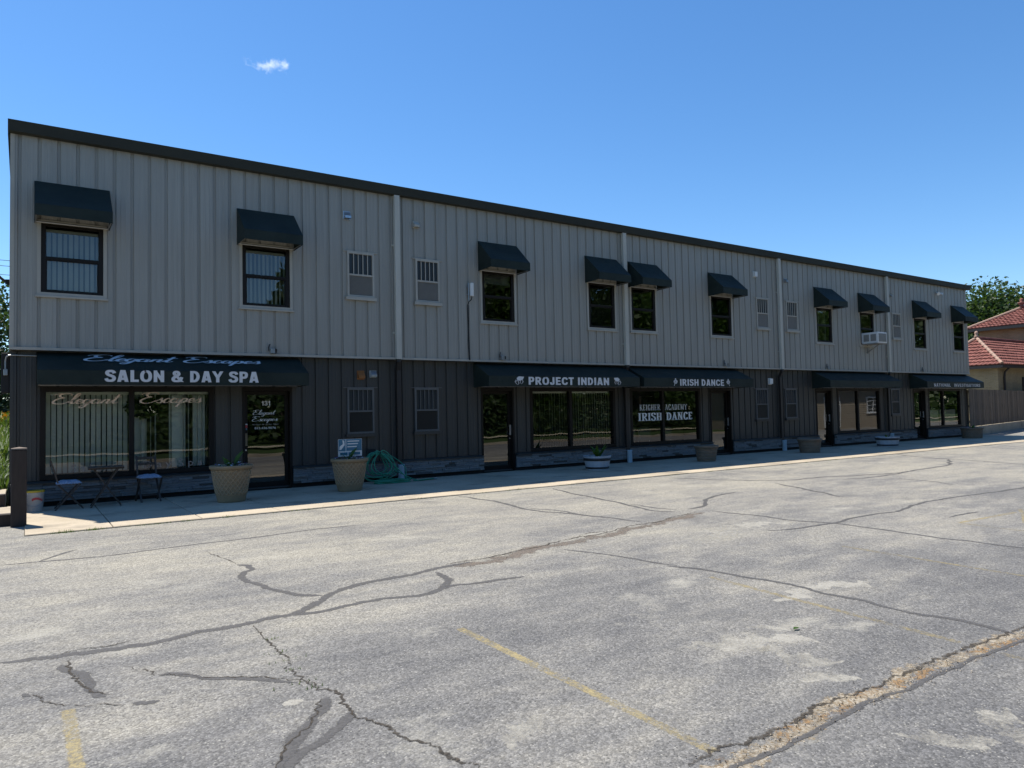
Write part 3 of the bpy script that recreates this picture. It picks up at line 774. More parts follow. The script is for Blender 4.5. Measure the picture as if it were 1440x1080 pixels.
# roof edge
m = MB()
fx0, fx1 = -.05, LEN+.24
sec = [(-.022, 6.80), (-.13, 6.815), (-.15, 6.985), (-.158, 7.015), (-.125, 7.025), (.06, 7.01), (.06, 6.9), (-.022, 6.88)]
n = len(sec)
for x in (fx0, fx1): m.v += [(x, y, z) for y, z in sec]
for i in range(n): m.f.append((i, n+i, n+(i+1) % n, (i+1) % n)); m.mi.append(0)
m.f += [tuple(range(n)), tuple(range(2*n-1, n-1, -1))]; m.mi += [0, 0]
m.box(fx0-.002, .062, 6.80, fx0+.045, 12.1, 7.01); m.box(LEN+.014, .062, 6.80, LEN+.24, 12.1, 7.01)
bpart(m, 'fascia', 'fascia')

def frame_rect(m, x0, x1, z0, z1, w_, y0, y1, mi=0, bottom=None):
    bt = w_ if bottom is None else bottom
    m.box(x0, y0, z0, x0+w_, y1, z1, mi); m.box(x1-w_, y0, z0, x1, y1, z1, mi)
    m.box(x0+w_, y0, z1-w_, x1-w_, y1, z1, mi); m.box(x0+w_, y0, z0, x1-w_, y1, z0+bt, mi)
def pane(x0, x1, z0, z1, y, parent, mat='glass'):
    m = MB(); m.quad((x0, y, z0), (x1, y, z0), (x1, y, z1), (x0, y, z1)); return bpart(m, 'pane', mat, parent=parent)
def blind(x0, x1, z0, z1, y, parent, pitch, wid, ang, rng, skip=0, gaps=(), mat='blind'):
    m = MB(); x = x0+pitch*.5
    while x < x1:
        a = ang + rng.uniform(-.1, .1)
        if rng.random() > skip and not any(g0 < x < g1 for g0, g1 in gaps):
            dx, dy = math.cos(a)*wid/2, math.sin(a)*wid/2; s = rng.uniform(-.008, .008)
            m.quad((x-dx, y-dy, z0), (x+dx, y+dy, z0+s*.2), (x+dx+s*.3, y+dy, z1), (x-dx+s*.3, y-dy, z1))
        x += pitch
    m.box(x0, y-.03, z1, x1, y+.03, z1+.05)
    return tag(bpart(m, 'vertical_blind', mat, parent=parent), kind='stuff')

rng = random.Random(11)
# upper windows
for i, c in enumerate(UP_WIN):
    x0, x1 = c-.5, c+.5; z0, z1 = WZ; zm = 4.585
    m = MB(); frame_rect(m, x0, x1, z0, z1, .075, -.004, .07)
    m.box(x0+.075, .0, zm-.025, x1-.075, .045, zm+.025)
    frame_rect(m, x0+.075, x1-.075, z0+.075, zm-.025, .022, .012, .05)
    wdw = bpart(m, 'window', 'bronze')
    m = MB(); frame_rect(m, x0-.06, x1+.06, z0-.02, z1+.03, .058, -.022, .0)
    m.box(x0-.085, -.05, z0-.055, x1+.085, .0, z0-.0205)
    bpart(m, 'casing', 'trim', parent=wdw)
    pane(x0+.08, x1-.08, zm+.02, z1-.07, .028, wdw); pane(x0+.09, x1-.09, z0+.09, zm-.04, .04, wdw)
    if i in (0, 1): blind(x0+.08, x1-.08, z0+.1, z1-.16, .13, wdw, .088, .088, .8, rng)
    elif i in (6, 7): blind(x0+.35, x1-.12, z0+.1, z1-.14, .16, wdw, .085, .088, .5, rng, .1)
    elif i in (2,): m = MB(); m.box(x0+.08, .14, z1-.32, x1-.08, .15, z1-.06); bpart(m, 'roller_shade', 'inner', parent=wdw)
# heating-unit windows
def vent_window(c, z0, z1, y, light):
    x0, x1 = c-.33, c+.33; zm = z0+(z1-z0)*.49
    fm = 'trim' if light else 'frame_grey'
    m = MB(); frame_rect(m, x0, x1, z0, z1, .045, y-.035, y+.05); m.box(x0+.045, y-.03, zm-.02, x1-.045, y+.04, zm+.02)
    v = bpart(m, 'louvre_window', fm)
    m = MB()
    for k in range(1, 5):
        x = x0+.045+(x1-x0-.09)*k/5; m.box(x-.009, y-.024, zm+.02, x+.009, y-.006, z1-.045)
    bpart(m, 'bar', fm, parent=v)
    pane(x0+.04, x1-.04, zm+.015, z1-.04, y+.012, v, 'dark_glass')
    m = MB(); m.quad((x0+.04, y+.03, z0+.04), (x1-.04, y+.03, z0+.04), (x1-.04, y+.03, zm), (x0+.04, y+.03, zm))
    for k in range(22):
        x = x0+.05+(x1-x0-.1)*(k+.5)/22; m.box(x-.005, y-.012, z0+.045, x+.005, y+.028, zm-.02)
    bpart(m, 'grille', 'grille' if light else 'siding_dark', parent=v)
    m = MB(); m.box(x0-.045, y-.075, z0-.075, x1+.045, y-.004, z0-.002); bpart(m, 'ledge', 'trim' if light else 'siding_dark', parent=v)
    m = MB(); m.box(x0-.09, y-.03, z1+.002, x1+.09, y-.003, z1+.02); bpart(m, 'drip_cap', fm, parent=v)
for c in UP_VENT: vent_window(c, 4.29, 5.34, 0, True)
for c in LO_VENT: vent_window(c, 1.13, 2.19, YL, False)

# shop windows
shopw = []
for i, (x0, x1) in enumerate(SHOP):
    z0, z1 = SZ; xm = (1.965, 12.97, 16.64, 27.5, 34.36)[i]
    m = MB(); frame_rect(m, x0, x1, z0, z1, .09, YL-.01, YL+.13, bottom=.085); m.box(xm-.045, YL+.0, z0+.085, xm+.045, YL+.12, z1-.09)
    s = bpart(m, 'shop_window', 'bronze'); shopw.append(s)
    pane(x0+.085, xm-.04, z0+.08, z1-.085, YL+.06, s); pane(xm+.04, x1-.085, z0+.08, z1-.085, YL+.06, s)
    yb = YL+.22
    if i == 0:
        blind(x0+.08, xm-.02, z0+.1, z1-.14, yb, s, .092, .088, .55, rng, mat='shop_blind')
        blind(xm+.05, x1-.08, z0+.1, z1-.14, yb, s, .088, .09, 1.15, rng, .12, ((2.45, 2.62), (2.75, 2.85)), mat='shop_blind')
        m = MB()
        for gx, gw in ((2.72, .26), (3.12, .24), (2.03, .2)):
            m.box(gx, yb+.07, z0+.1, gx+gw, yb+.08, z1-.15)
        bpart(m, 'panel_curtain', 'shop_blind', parent=s)
    elif i == 1:
        blind(x0+.08, xm-.02, z0+.1, z1-.14, yb, s, .088, .085, 1.0, rng, mat='shop_blind')
        blind(xm+.05, x1-.08, z0+.1, z1-.14, yb, s, .088, .085, 1.1, rng, mat='shop_blind')
    elif i == 4:
        m = MB(); m.box(x0+.09, yb, z0+.1, xm-.04, yb+.01, z0+.78); m.box(xm+.05, yb, z0+.1, x1-.09, yb+.01, z0+.78); bpart(m, 'half_curtain', 'blind', parent=s)

# glazed doors
doors = []
for i, (x0, x1) in enumerate(DOOR):
    m = MB(); yd = YL+.10
    m.box(x0, YL-.02, 0.002, x0+.05, YL+.19, 2.2); m.box(x1-.05, YL-.02, .002, x1, YL+.19, 2.2); m.box(x0+.05, YL-.02, 2.12, x1-.05, YL+.19, 2.2); m.box(x0+.05, YL+.02, .003, x1-.05, YL+.19, .025)
    d = bpart(m, 'door', 'bronze'); doors.append(d)
    m = MB(); frame_rect(m, x0+.054, x1-.054, .03, 2.115, .075, yd, yd+.045, bottom=.13); bpart(m, 'door_leaf', 'bronze', parent=d)
    pane(x0+.125, x1-.125, .155, 2.045, yd+.02, d, 'glass_door')
    hx = x0+.09 if i == 0 else x1-.09
    m = MB(); m.box(hx-.022, yd-.05, .95, hx+.022, yd-.03, 1.22); m.box(hx-.012, yd-.032, .98, hx+.012, yd-.001, 1.0); m.box(hx-.012, yd-.032, 1.17, hx+.012, yd-.001, 1.19)
    bpart(m, 'handle', 'pot' if i == 0 else 'tin', parent=d)
    m = MB(); m.lathe([(.001, -.012), (.017, -.012), (.017, 0)], 10); m.v = [(hx+a, yd-.002+c, .86+b) for a, b, c in m.v]; bpart(m, 'lock', 'tin', parent=d)

# stone base
SEG = [(.02, 4.05), (5.1, 9.99), (11.02, 18.79), (19.83, 24.66), (25.69, 31.72), (32.76, 36.56)]
rst = random.Random(3)
unit = bevel(MB().box(-.5, -.5, -.5, .5, .5, .5).mesh('stone', 'stone'), .04)
n_st = 0
for (a, b) in SEG:
    m = MB(); m.box(a, .09, .095, b, YL+.03, .43); m.box(a, .125, .0, b, YL+.03, .094)
    base = bpart(m, 'stone_base', 'black')
    m = MB(); zt = .437
    m.quad((a, .012, zt), (b, .012, zt), (b, YL+.01, zt+.035), (a, YL+.01, zt+.035)); m.quad((a, .012, zt-.012), (b, .012, zt-.012), (b, .012, zt), (a, .012, zt))
    bpart(m, 'flashing', 'siding_dark', parent=base)
    rest = MB(); z = .095
    heights = [.046, .05, .04, .055, .046, .05, .045]
    for h in heights:
        x = a + rst.uniform(-.3, 0)
        while x < b:
            L = rst.choice((.18, .25, .32, .45, .6)); X0, X1 = max(a, x), min(b, x+L); x += L
            if X1-X0 < .03: continue
            yf = rst.uniform(.022, .06); hh = h
            if n_st < 300:
                o = link('stone', unit, base, ((X0+X1)/2, (yf+.1)/2, z+hh/2)); o.scale = (X1-X0-.004, .1-yf, hh-.003); n_st += 1
            else: rest.box(X0+.002, yf, z, X1-.002, .1, z+hh-.003)
        z += h
    if rest.f: tag(bpart(rest, 'stonework', 'stone', parent=base), kind='stuff')

# downpipes: pale box pipe on the upper wall, dark pipe on the lower wall, sky-tinted pipe boot in the walk
for x in (7.58, 14.945, 22.37, 29.525):
    m = MB(); m.box(x-.066, -.125, 2.87, x+.066, -.03, 6.80)
    dp = bpart(m, 'downpipe', 'pipe')
    m = MB()
    for z in (3.5, 5.6): m.box(x-.11, -.034, z-.018, x+.11, -.006, z+.018)
    bpart(m, 'bracket', 'pipe', parent=dp)
    m = MB(); m.bar((x, -.075, 2.869), (x, -.075, 2.80), .11, .085, up=(0, 1, 0)); m.bar((x, -.075, 2.82), (x+.05, .06, 2.62), .11, .085, up=(0, 1, 0)); m.bar((x+.05, .06, 2.66), (x+.05, .06, .36), .115, .085, up=(0, 1, 0))
    bpart(m, 'lower_pipe', 'pipe_dark', parent=dp)
    m = MB(); m.lathe([(.05, .37), (.078, .37), (.082, .35), (.075, .33), (.075, .002)], 20, (x+.05, -.03, 0)); bpart(m, 'pipe_boot', 'boot', True, parent=dp)

# writing on the glass
y_ = YL+.052
def on_glass(kind, txt, x0, x1, z0, z1, dz, mat, parent, wgt=.055, y=y_):
    V, F = (script_word(txt, wgt) if kind == 'script' else serif_word(txt, wgt) if kind == 'serif' else sans_word(txt, wgt) if kind == 'sans' else text_mesh(txt, wgt))
    return fit(V, F, (x0, y, z0), (x1, y, z0+dz), (0, 0, z1-z0), 'lettering', mat, parent)
on_glass('script', 'Elegant', .64, 1.80, 1.80, 2.09, .0, 'letter_pink', shopw[0], .085)
on_glass('script', 'Escapes', 2.10, 3.26, 1.80, 2.10, .0, 'letter_pink', shopw[0], .085)
on_glass('plain', 'S a l o n', .96, 1.62, .60, .74, 0, 'letter_dim', shopw[0], .0)
on_glass('plain', 'D a y  S p a', 2.18, 3.26, .56, .74, 0, 'letter_dim', shopw[0], .0)
on_glass('serif', 'KEIGHER', 15.68, 16.56, 1.52, 1.70, 0, 'letter_glass', shopw[2], .105)
on_glass('serif', 'ACADEMY', 16.76, 17.76, 1.52, 1.70, 0, 'letter_glass', shopw[2], .105)
on_glass('serif', 'IRISH', 15.60, 16.63, 1.20, 1.45, 0, 'letter_glass', shopw[2], .17)
on_glass('serif', 'DANCE', 16.80, 17.98, 1.20, 1.45, 0, 'letter_glass', shopw[2], .17)
yd = YL+.112
on_glass('sans', '131', 4.48, 4.66, 1.81, 1.91, 0, 'letter_glass', doors[0], .18, yd)
on_glass('script', 'Elegant', 4.29, 4.79, 1.57, 1.72, 0, 'letter_glass', doors[0], .07, yd)
on_glass('script', 'Escapes', 4.27, 4.82, 1.43, 1.58, 0, 'letter_glass', doors[0], .07, yd)
on_glass('plain', 'Salon & Day Spa', 4.28, 4.84, 1.385, 1.415, 0, 'metal', doors[0], .0, yd)
on_glass('plain', '815.436.9076', 4.33, 4.78, 1.30, 1.345, 0, 'letter_glass', doors[0], .0, yd)
m = MB(); m.box(4.135, YL+.094, 1.40, 4.175, YL+.0985, 1.425); bpart(m, 'sticker', 'white', parent=doors[0])
m = MB(); m.box(4.135, YL+.094, 1.335, 4.175, YL+.0985, 1.395); bpart(m, 'sticker', 'bucket_red', parent=doors[0])
m = MB(); m.box(4.14, YL+.094, 1.29, 4.17, YL+.0985, 1.33); bpart(m, 'sticker', 'sign_blue', parent=doors[0])
# ------------------------------------------------------------------ awnings
def solid(me, t=.006):
    bm = bmesh.new(); bm.from_mesh(me); bmesh.ops.remove_doubles(bm, verts=bm.verts, dist=1e-5)
    bmesh.ops.recalc_face_normals(bm, faces=bm.faces)
    bmesh.ops.solidify(bm, geom=bm.faces, thickness=t); bm.to_mesh(me); bm.free(); return me
def awning(name, label, x0, x1, yw, zt, yf, zf, zb, group, sag=.012, seed=1):
    rg = random.Random(seed)
    xc = (x0+x1)/2; W = x1-x0
    a = thing(name, label, 'awning', (xc, yw, zb), group=group)
    def loc(p): return (p[0]-xc, p[1]-yw, p[2]-zb)
    nx, ny = max(4, int(W/.3)), 6
    m = MB()
    for j in range(ny+1):
        for i in range(nx+1):
            u, v = i/nx, j/ny
            k = sag*math.sin(math.pi*v)*(1-abs(math.cos(math.pi*u*max(1, round(W/1.2))))**4) if 0 < j < ny else 0
            n = .004*noise.noise((u*W*2+seed*7, v*3, 1)) if 0 < j < ny else 0
            m.v.append(loc((x0+W*u, yw-.008+(yf-yw+.008)*v, zt+(zf-zt)*v - k + n)))
    for j in range(ny):
        for i in range(nx):
            q = j*(nx+1)+i; m.f.append((q, q+nx+1, q+nx+2, q+1)); m.mi.append(0)
    link('canopy', solid(m.mesh('canopy', 'fabric')), a)
    m = MB(); nv = nx
    for j in range(4):
        for i in range(nv+1):
            u = i/nv; m.v.append(loc((x0+W*u, yf-.001+.006*noise.noise((u*W*1.7+seed, j*.5, 3))*(j/3), zf-.0025+(zb-zf)*j/3)))
    for j in range(3):
        for i in range(nv):
            q = j*(nv+1)+i; m.f.append((q, q+nv+1, q+nv+2, q+1)); m.mi.append(0)
    va = link('valance', solid(m.mesh('valance', 'fabric')), a)
    for s, x in ((-1, x0), (1, x1)):
        xx = x - s*.004
        m = MB(); m.poly([loc(p) for p in ((xx, yw-.008, zt-.006), (xx, yf+.004, zf-.006), (xx, yf+.004, zb+.002), (xx, yw-.008, zb-.01))])
        link('side_panel', solid(m.mesh('side_panel', 'fabric')), a)
    m = MB(); r = .011
    for p, q in (((x0+.02, yw-.03, zb+.02), (x1-.02, yw-.03, zb+.02)), ((x0+.02, yf+.03, zb+.02), (x1-.02, yf+.03, zb+.02)), ((x0+.02, yw-.03, zb+.02), (x0+.02, yf+.03, zb+.02)), ((x1-.02, yw-.03, zb+.02), (x1-.02, yf+.03, zb+.02))):
        m.tube([loc(p), loc(q)], r, 6)
    link('frame', m.mesh('frame', 'metal'), a)
    return a, va, xc
small = [
 ('the leftmost upper window with bright vertical blinds', .96), ('the upper window above the house number 131 door', 4.53),
 ('the upper window above the PROJECT INDIAN door', 10.5), ('the upper window just left of the second pale downpipe', 14.08),
 ('the upper window just right of the second pale downpipe', 15.75), ('the upper window above the IRISH DANCE valance end', 19.3),
 ('the upper window right of the third pale downpipe', 25.13), ('the upper window holding the white air conditioner', 28.08),
 ('the second last upper window near the far corner', 32.25), ('the last upper window at the far right corner', 35.66)]
for i, (d, c) in enumerate(small):
    awning('window_awning', 'small dark green fabric awning over ' + d, c-.605, c+.605, -.002, 5.99, -.625, 5.42, 5.215, 'small awnings over the upper windows', .012, i+1)
big = [('SALON & DAY SPA', .41, 5.24), ('PROJECT INDIAN', 9.78, 14.93), ('IRISH DANCE', 15.11, 20.08), (None, 24.45, 29.45), ('NATIONAL INVESTIGATIONS', 31.43, 36.58)]
vals = []
for i, (tx, x0, x1) in enumerate(big):
    lb = f'long dark shopfront awning lettered {tx} on its valance' if tx else 'long dark shopfront awning without lettering between third and fourth downpipes'
    a, va, xc = awning('shop_awning', lb, x0, x1, YL-.004, 2.845, -.6, 2.475, 2.215, 'long awnings over the shopfronts', .01, 20+i)
    vals.append((a, va, xc))
def on_val(k, fn): pass
def vtext(k, txt, x0, x1, z0, z1, bold=.02, mat='letter'):
    a, va, xc = vals[k]; y = -.6-.008-(YL-.004); zb = 2.215
    V, F = sans_word(txt, bold)
    return fit(V, F, (x0-xc, y-.006, z0-zb), (x1-xc, y-.006, z0-zb), (0, 0, z1-z0), 'lettering', mat, va)
vtext(0, 'SALON & DAY SPA', 1.43, 4.19, 2.265, 2.485, .24)
vtext(1, 'PROJECT INDIAN', 10.98, 13.74, 2.25, 2.455, .235)
vtext(2, 'IRISH DANCE', 16.59, 18.59, 2.245, 2.445, .22)
vtext(4, 'NATIONAL   INVESTIGATIONS', 31.97, 36.16, 2.255, 2.395, .15)
# script on the sloping canopy of the salon awning
a, va, xc = vals[0]
def slope(v, off=.014):
    d = Vector((0, -.596, -.37)).normalized(); n_ = Vector((0, -.37, .738)).normalized()
    p = Vector((0, -.008, 2.845-2.215)) + Vector((0, -.738, -.37))*v + n_*off
    return p
V, F = script_word('Elegant Escapes', .10, .25)
p0 = slope(.66); p1 = slope(.10)
fit(V, F, (1.12-xc, p0.y, p0.z), (4.36-xc, p0.y, p0.z), (0, p1.y-p0.y, p1.z-p0.z), 'lettering', 'letter_sky_tint', a)
# emblems on the valances
def emblem(k, polys, x0, x1, z0, z1, flip=False):
    a, va, xc = vals[k]; y = -.6-.008-(YL-.004)-.006
    m = MB()
    for po in polys:
        pts = [((1-u) if flip else u, v) for u, v in po]
        m.poly([(x0+(x1-x0)*u-xc, y, z0+(z1-z0)*v-2.215) for u, v in pts])
    return m.build('emblem', 'letter', va)
def blob(cx, cy, rx, ry, n=12, rot=0):
    return [(cx+rx*math.cos(t)*math.cos(rot)-ry*math.sin(t)*math.sin(rot), cy+rx*math.cos(t)*math.sin(rot)+ry*math.sin(t)*math.cos(rot)) for t in [2*math.pi*i/n for i in range(n)]]
def line(a, b, w_): 
    dx, dy = b[0]-a[0], b[1]-a[1]; L = math.hypot(dx, dy); nx, ny = -dy/L*w_/2, dx/L*w_/2
    return [(a[0]+nx, a[1]+ny), (a[0]-nx, a[1]-ny), (b[0]-nx, b[1]-ny), (b[0]+nx, b[1]+ny)]
head = [[(.22, .78), (.45, 1), (1, .95), (.86, .62), (.55, .48), (.3, .52)], line((.3, .5), (.02, .34), .06), line((.06, .32), (.22, .08), .05), line((.36, .48), (.44, .12), .06), line((.44, .14), (.3, .0), .05), line((.62, .5), (.56, .16), .05), line((.78, .58), (.9, .36), .06), line((.9, .38), (.72, .1), .05), line((.16, .6), (.1, .44), .05)]
emblem(1, head, 10.54, 10.84, 2.25, 2.465); emblem(1, head, 13.92, 14.2, 2.25, 2.465, True)
shamrock = [blob(.28, .62, .26, .16, 12, .5), blob(.72, .62, .26, .16, 12, -.5), blob(.5, .82, .16, .2), blob(.32, .42, .2, .14, 12, -.5), blob(.66, .42, .2, .14, 12, .5), line((.5, .5), (.15, .0), .09)]
emblem(2, shamrock, 16.30, 16.49, 2.24, 2.465); emblem(2, shamrock, 18.70, 18.89, 2.24, 2.465, True)

# ------------------------------------------------------------------ things fixed to the wall
ac = thing('air_conditioner', 'white window air conditioner jutting from an upper window on a bracket', 'air conditioner', (28.02, -.02, 3.95))
m = MB(); m.box(-.33, -.62, .01, .33, .05, .44); link('case', bevel(m.mesh('case', 'white'), .012), ac)
m = MB(); m.box(-.27, -.628, .06, .27, -.621, .38); link('rear_grille', m.mesh('rear_grille', 'grille'), ac)
m = MB()
for k in range(9): m.box(-.27, -.636, .075+k*.034, .27, -.629, .085+k*.034)
tag(link('fin', m.mesh('fin', 'metal'), ac), kind='stuff')
for y0, y1 in ((-.55, -.33), (-.27, -.05)):
    m = MB(); m.box(-.336, y0, .09, -.331, y1, .36)
    for k in range(6): m.box(-.342, y0, .1+k*.043, -.337, y1, .115+k*.043)
    link('side_louvre', m.mesh('side_louvre', 'grille'), ac)
m = MB(); m.box(-.36, -.6, -.02, .36, .0, .005); m.bar((0, -.5, -.02), (0, .01, -.32), .03); m.bar((0, -.012, -.02), (0, -.012, -.36), .03)
link('support_bracket', m.mesh('support_bracket', 'grille'), ac)

def wall_box(name, label, cat, x, z, y, w_, h, d, mat, hood=True, group=None):
    t = thing(name, label, cat, (x, y, z), group=group)
    m = MB(); m.box(-w_/2, -.012, -h/2, w_/2, -.001, h/2); link('back_plate', bevel(m.mesh('back_plate', mat), .003), t)
    m = MB()
    if hood:
        m.v += [(-w_*.42, -.013, h*.42), (w_*.42, -.013, h*.42), (w_*.42, -d, -h*.1), (-w_*.42, -d, -h*.1), (-w_*.42, -.013, -h*.38), (w_*.42, -.013, -h*.38), (w_*.42, -d, -h*.38), (-w_*.42, -d, -h*.38)]
        m.f += [(0, 3, 2, 1), (3, 7, 6, 2), (0, 4, 7, 3), (1, 2, 6, 5)]; m.mi += [0]*4
    else: m.box(-w_*.42, -d, -h*.42, w_*.42, -.013, h*.42)
    link('hood' if hood else 'cover', m.mesh('hood', mat), t); return t
wall_box('wall_vent', 'small shiny vent hood on the upper wall left of the first downpipe', 'vent', 6.36, 6.17, -.001, .17, .2, .1, 'tin')
wall_box('wall_vent', 'small pale vent hood on the upper wall right of the first downpipe', 'vent', 8.12, 6.18, -.001, .17, .18, .1, 'trim')
wall_box('junction_box', 'small white box high on the wall right of the IRISH DANCE window awning', 'box', 21.1, 6.14, -.001, .16, .2, .09, 'white', False)
wall_box('wall_vent', 'small grey vent hood on the upper wall right of the third downpipe', 'vent', 22.84, 6.07, -.001, .16, .16, .1, 'metal')
wall_box('wall_vent', 'rust-stained orange vent hood above a dark ground floor louvre window', 'vent', 6.71, 2.49, YL-.001, .18, .21, .1, 'orange')
wall_box('wall_vent', 'shiny square vent hood beside the rusty one on the dark wall', 'vent', 7.02, 2.52, YL-.001, .17, .17, .08, 'tin')
wall_box('junction_box', 'white box on the dark wall right of the IRISH DANCE awning', 'box', 21.95, 2.45, YL-.001, .2, .22, .08, 'white', False)
wall_box('wall_vent', 'faint grey vent hood right of the fourth downpipe', 'vent', 29.95, 6.05, -.001, .14, .14, .08, 'siding')
t = thing('floodlight', 'white twin floodlight high on the wall near the far right corner', 'floodlight', (33.85, -.002, 6.46))
m = MB(); m.box(-.09, -.03, -.04, .09, -.001, .04); link('base', bevel(m.mesh('base', 'white'), .005), t)
for s in (-1, 1):
    m = MB(); m.tube([(s*.1, -.03, .0), (s*.15, -.09, -.03), (s*.19, -.17, -.07)], [.03, .05, .075], 12); link('lamp_head', m.mesh('lamp_head', 'white'), t)
lamp_lab = ['the SALON & DAY SPA awning', 'the PROJECT INDIAN awning', 'the IRISH DANCE awning', 'the unlettered awning', 'the NATIONAL INVESTIGATIONS awning']
for x, lb in zip((4.63, 10.55, 19.38, 25.2, 32.26), lamp_lab):
    t = thing('wall_lamp', 'small grey lamp on the wall trim above ' + lb, 'lamp', (x, -.035, 2.92), group='small lamps on the trim above the awnings')
    m = MB(); m.box(-.045, -.07, .0, .045, .0, .11); link('housing', bevel(m.mesh('housing', 'metal'), .006), t)
    m = MB(); m.tube([(-.08, -.03, .06), (-.08, -.03, .13), (-.05, -.015, .2)], .014, 8); link('arm', m.mesh('arm', 'pipe_dark'), t)
    m = MB(); m.box(.05, -.06, .02, .09, -.01, .1); link('bracket', m.mesh('bracket', 'pipe_dark'), t)
t = thing('antenna', 'slim white antenna on the upper wall with a black cable hanging below it', 'antenna', (9.6, -.01, 4.5))
m = MB(); m.box(-.02, -.14, .02, .07, -.07, .36); link('panel', bevel(m.mesh('panel', 'white'), .012), t)
m = MB(); m.tube([(-.04, -.05, -.1), (-.04, -.05, .36)], .018, 8); m.box(-.06, -.05, .06, .0, .008, .09); m.box(-.06, -.05, .25, .0, .008, .28); link('mast', m.mesh('mast', 'metal'), t)
m = MB(); m.tube([(.03, -.1, .02), (.02, -.09, -.06), (-.03, -.04, -.12), (-.06, -.012, -.22), (-.045, -.012, -.8), (-.055, -.012, -1.2), (-.045, -.035, -1.6)], .011, 6)
m.tube([(-.02, -.012, -.2), (-.035, -.012, -.9), (-.02, -.03, -1.6)], .008, 6); link('cable', m.mesh('cable', 'black'), t)
t = thing('electrical_box', 'tall black electrical box on the left end wall with a small grey switch', 'electrical box', (-.001, .35, 2.45))
m = MB(); m.box(-.13, -.16, -.36, -.002, .2, .37); link('cabinet', bevel(m.mesh('cabinet', 'black'), .01), t)
m = MB(); m.box(-.095, -.20, -.04, -.03, -.161, .07); link('switch', bevel(m.mesh('switch', 'metal'), .006), t)
m = MB(); m.tube([(-.065, -.185, .071), (-.065, -.185, .22), (-.055, -.2, .285), (-.02, -.23, .32), (.05, -.235, .325), (.41, -.232, .32)], .014, 8); link('conduit', m.mesh('conduit', 'metal'), t)
t = thing('service_cable', 'thick dark service cable reaching the left end wall from the utility line', 'cable', (-.02, 4, 4.66))
m = MB(); m.tube([(.018, 0, 0), (-.06, 0, .02), (-.22, .0, .16), (-.7, -.1, .75), (-2.2, -.2, 1.5), (-6, -.5, 2.6)], .03, 8); link('conductor', m.mesh('conductor', 'pipe_dark'), t)
m = MB(); m.lathe([(.001, -.05), (.05, -.05), (.05, .05), (.001, .05)], 10, (-.08, -.02, .07)); link('insulator', m.mesh('insulator', 'black'), t)
for k, z in enumerate((6.34, 6.21, 5.98)):
    m = MB(); m.tube([(-30+30*i/10, 10+.2*k, z + .9*((i/10-.98))**2*1.2) for i in range(14)], .008, 5)
    tag(m.build('utility_wire', 'black'), ('topmost', 'middle', 'lowest')[k] + ' of the three thin utility wires left of the building', 'wire', 'utility wires left of the building')

# ------------------------------------------------------------------ planters and other things on the walk
def leafblade(m, base, az, L, w_, bend, mi=0):
    p = Vector(base); d = Vector((math.cos(az)*.35, math.sin(az)*.35, 1)).normalized(); side = Vector((-math.sin(az), math.cos(az), 0)); n = 5
    prev = None
    for i in range(n+1):
        t_ = i/n; wd = w_*math.sin(math.pi*min(.97, t_*.85+.12))
        a, b = p-side*wd/2, p+side*wd/2
        if prev: m.quad(prev[0], prev[1], b, a, mi)
        prev = (a, b); d = (d + Vector((math.cos(az), math.sin(az), -.3))*bend/n).normalized(); p = p + d*L/n
def flowers(rng, r, n):
    m = MB()
    for _ in range(n):
        a = rng.uniform(0, 6.28); q = r*math.sqrt(rng.random()); c = Vector((q*math.cos(a), q*math.sin(a), rng.uniform(.02, .09)))
        k = rng.choice((1, 1, 2, 2, 0)) 
        for _ in range(5):
            b = rng.uniform(0, 6.28); e = Vector((math.cos(b), math.sin(b), rng.uniform(-.3, .6))).normalized(); s = e.cross(Vector((0, 0, 1))).normalized()
            L = rng.uniform(.025, .042); m.quad(c, c+e*L*.6+s*L*.4, c+e*L, c+e*L*.6-s*L*.4, k)
    for _ in range(n*3):
        a = rng.uniform(0, 6.28); q = r*math.sqrt(rng.random()); c = Vector((q*math.cos(a), q*math.sin(a), rng.uniform(-.01, .05)))
        b = rng.uniform(0, 6.28); e = Vector((math.cos(b), math.sin(b), rng.uniform(-.2, .7))).normalized(); s = e.cross(Vector((0, 0, 1))).normalized(); L = rng.uniform(.03, .06)
        m.quad(c, c+e*L*.5+s*L*.3, c+e*L, c+e*L*.5-s*L*.3, 0)
    return m
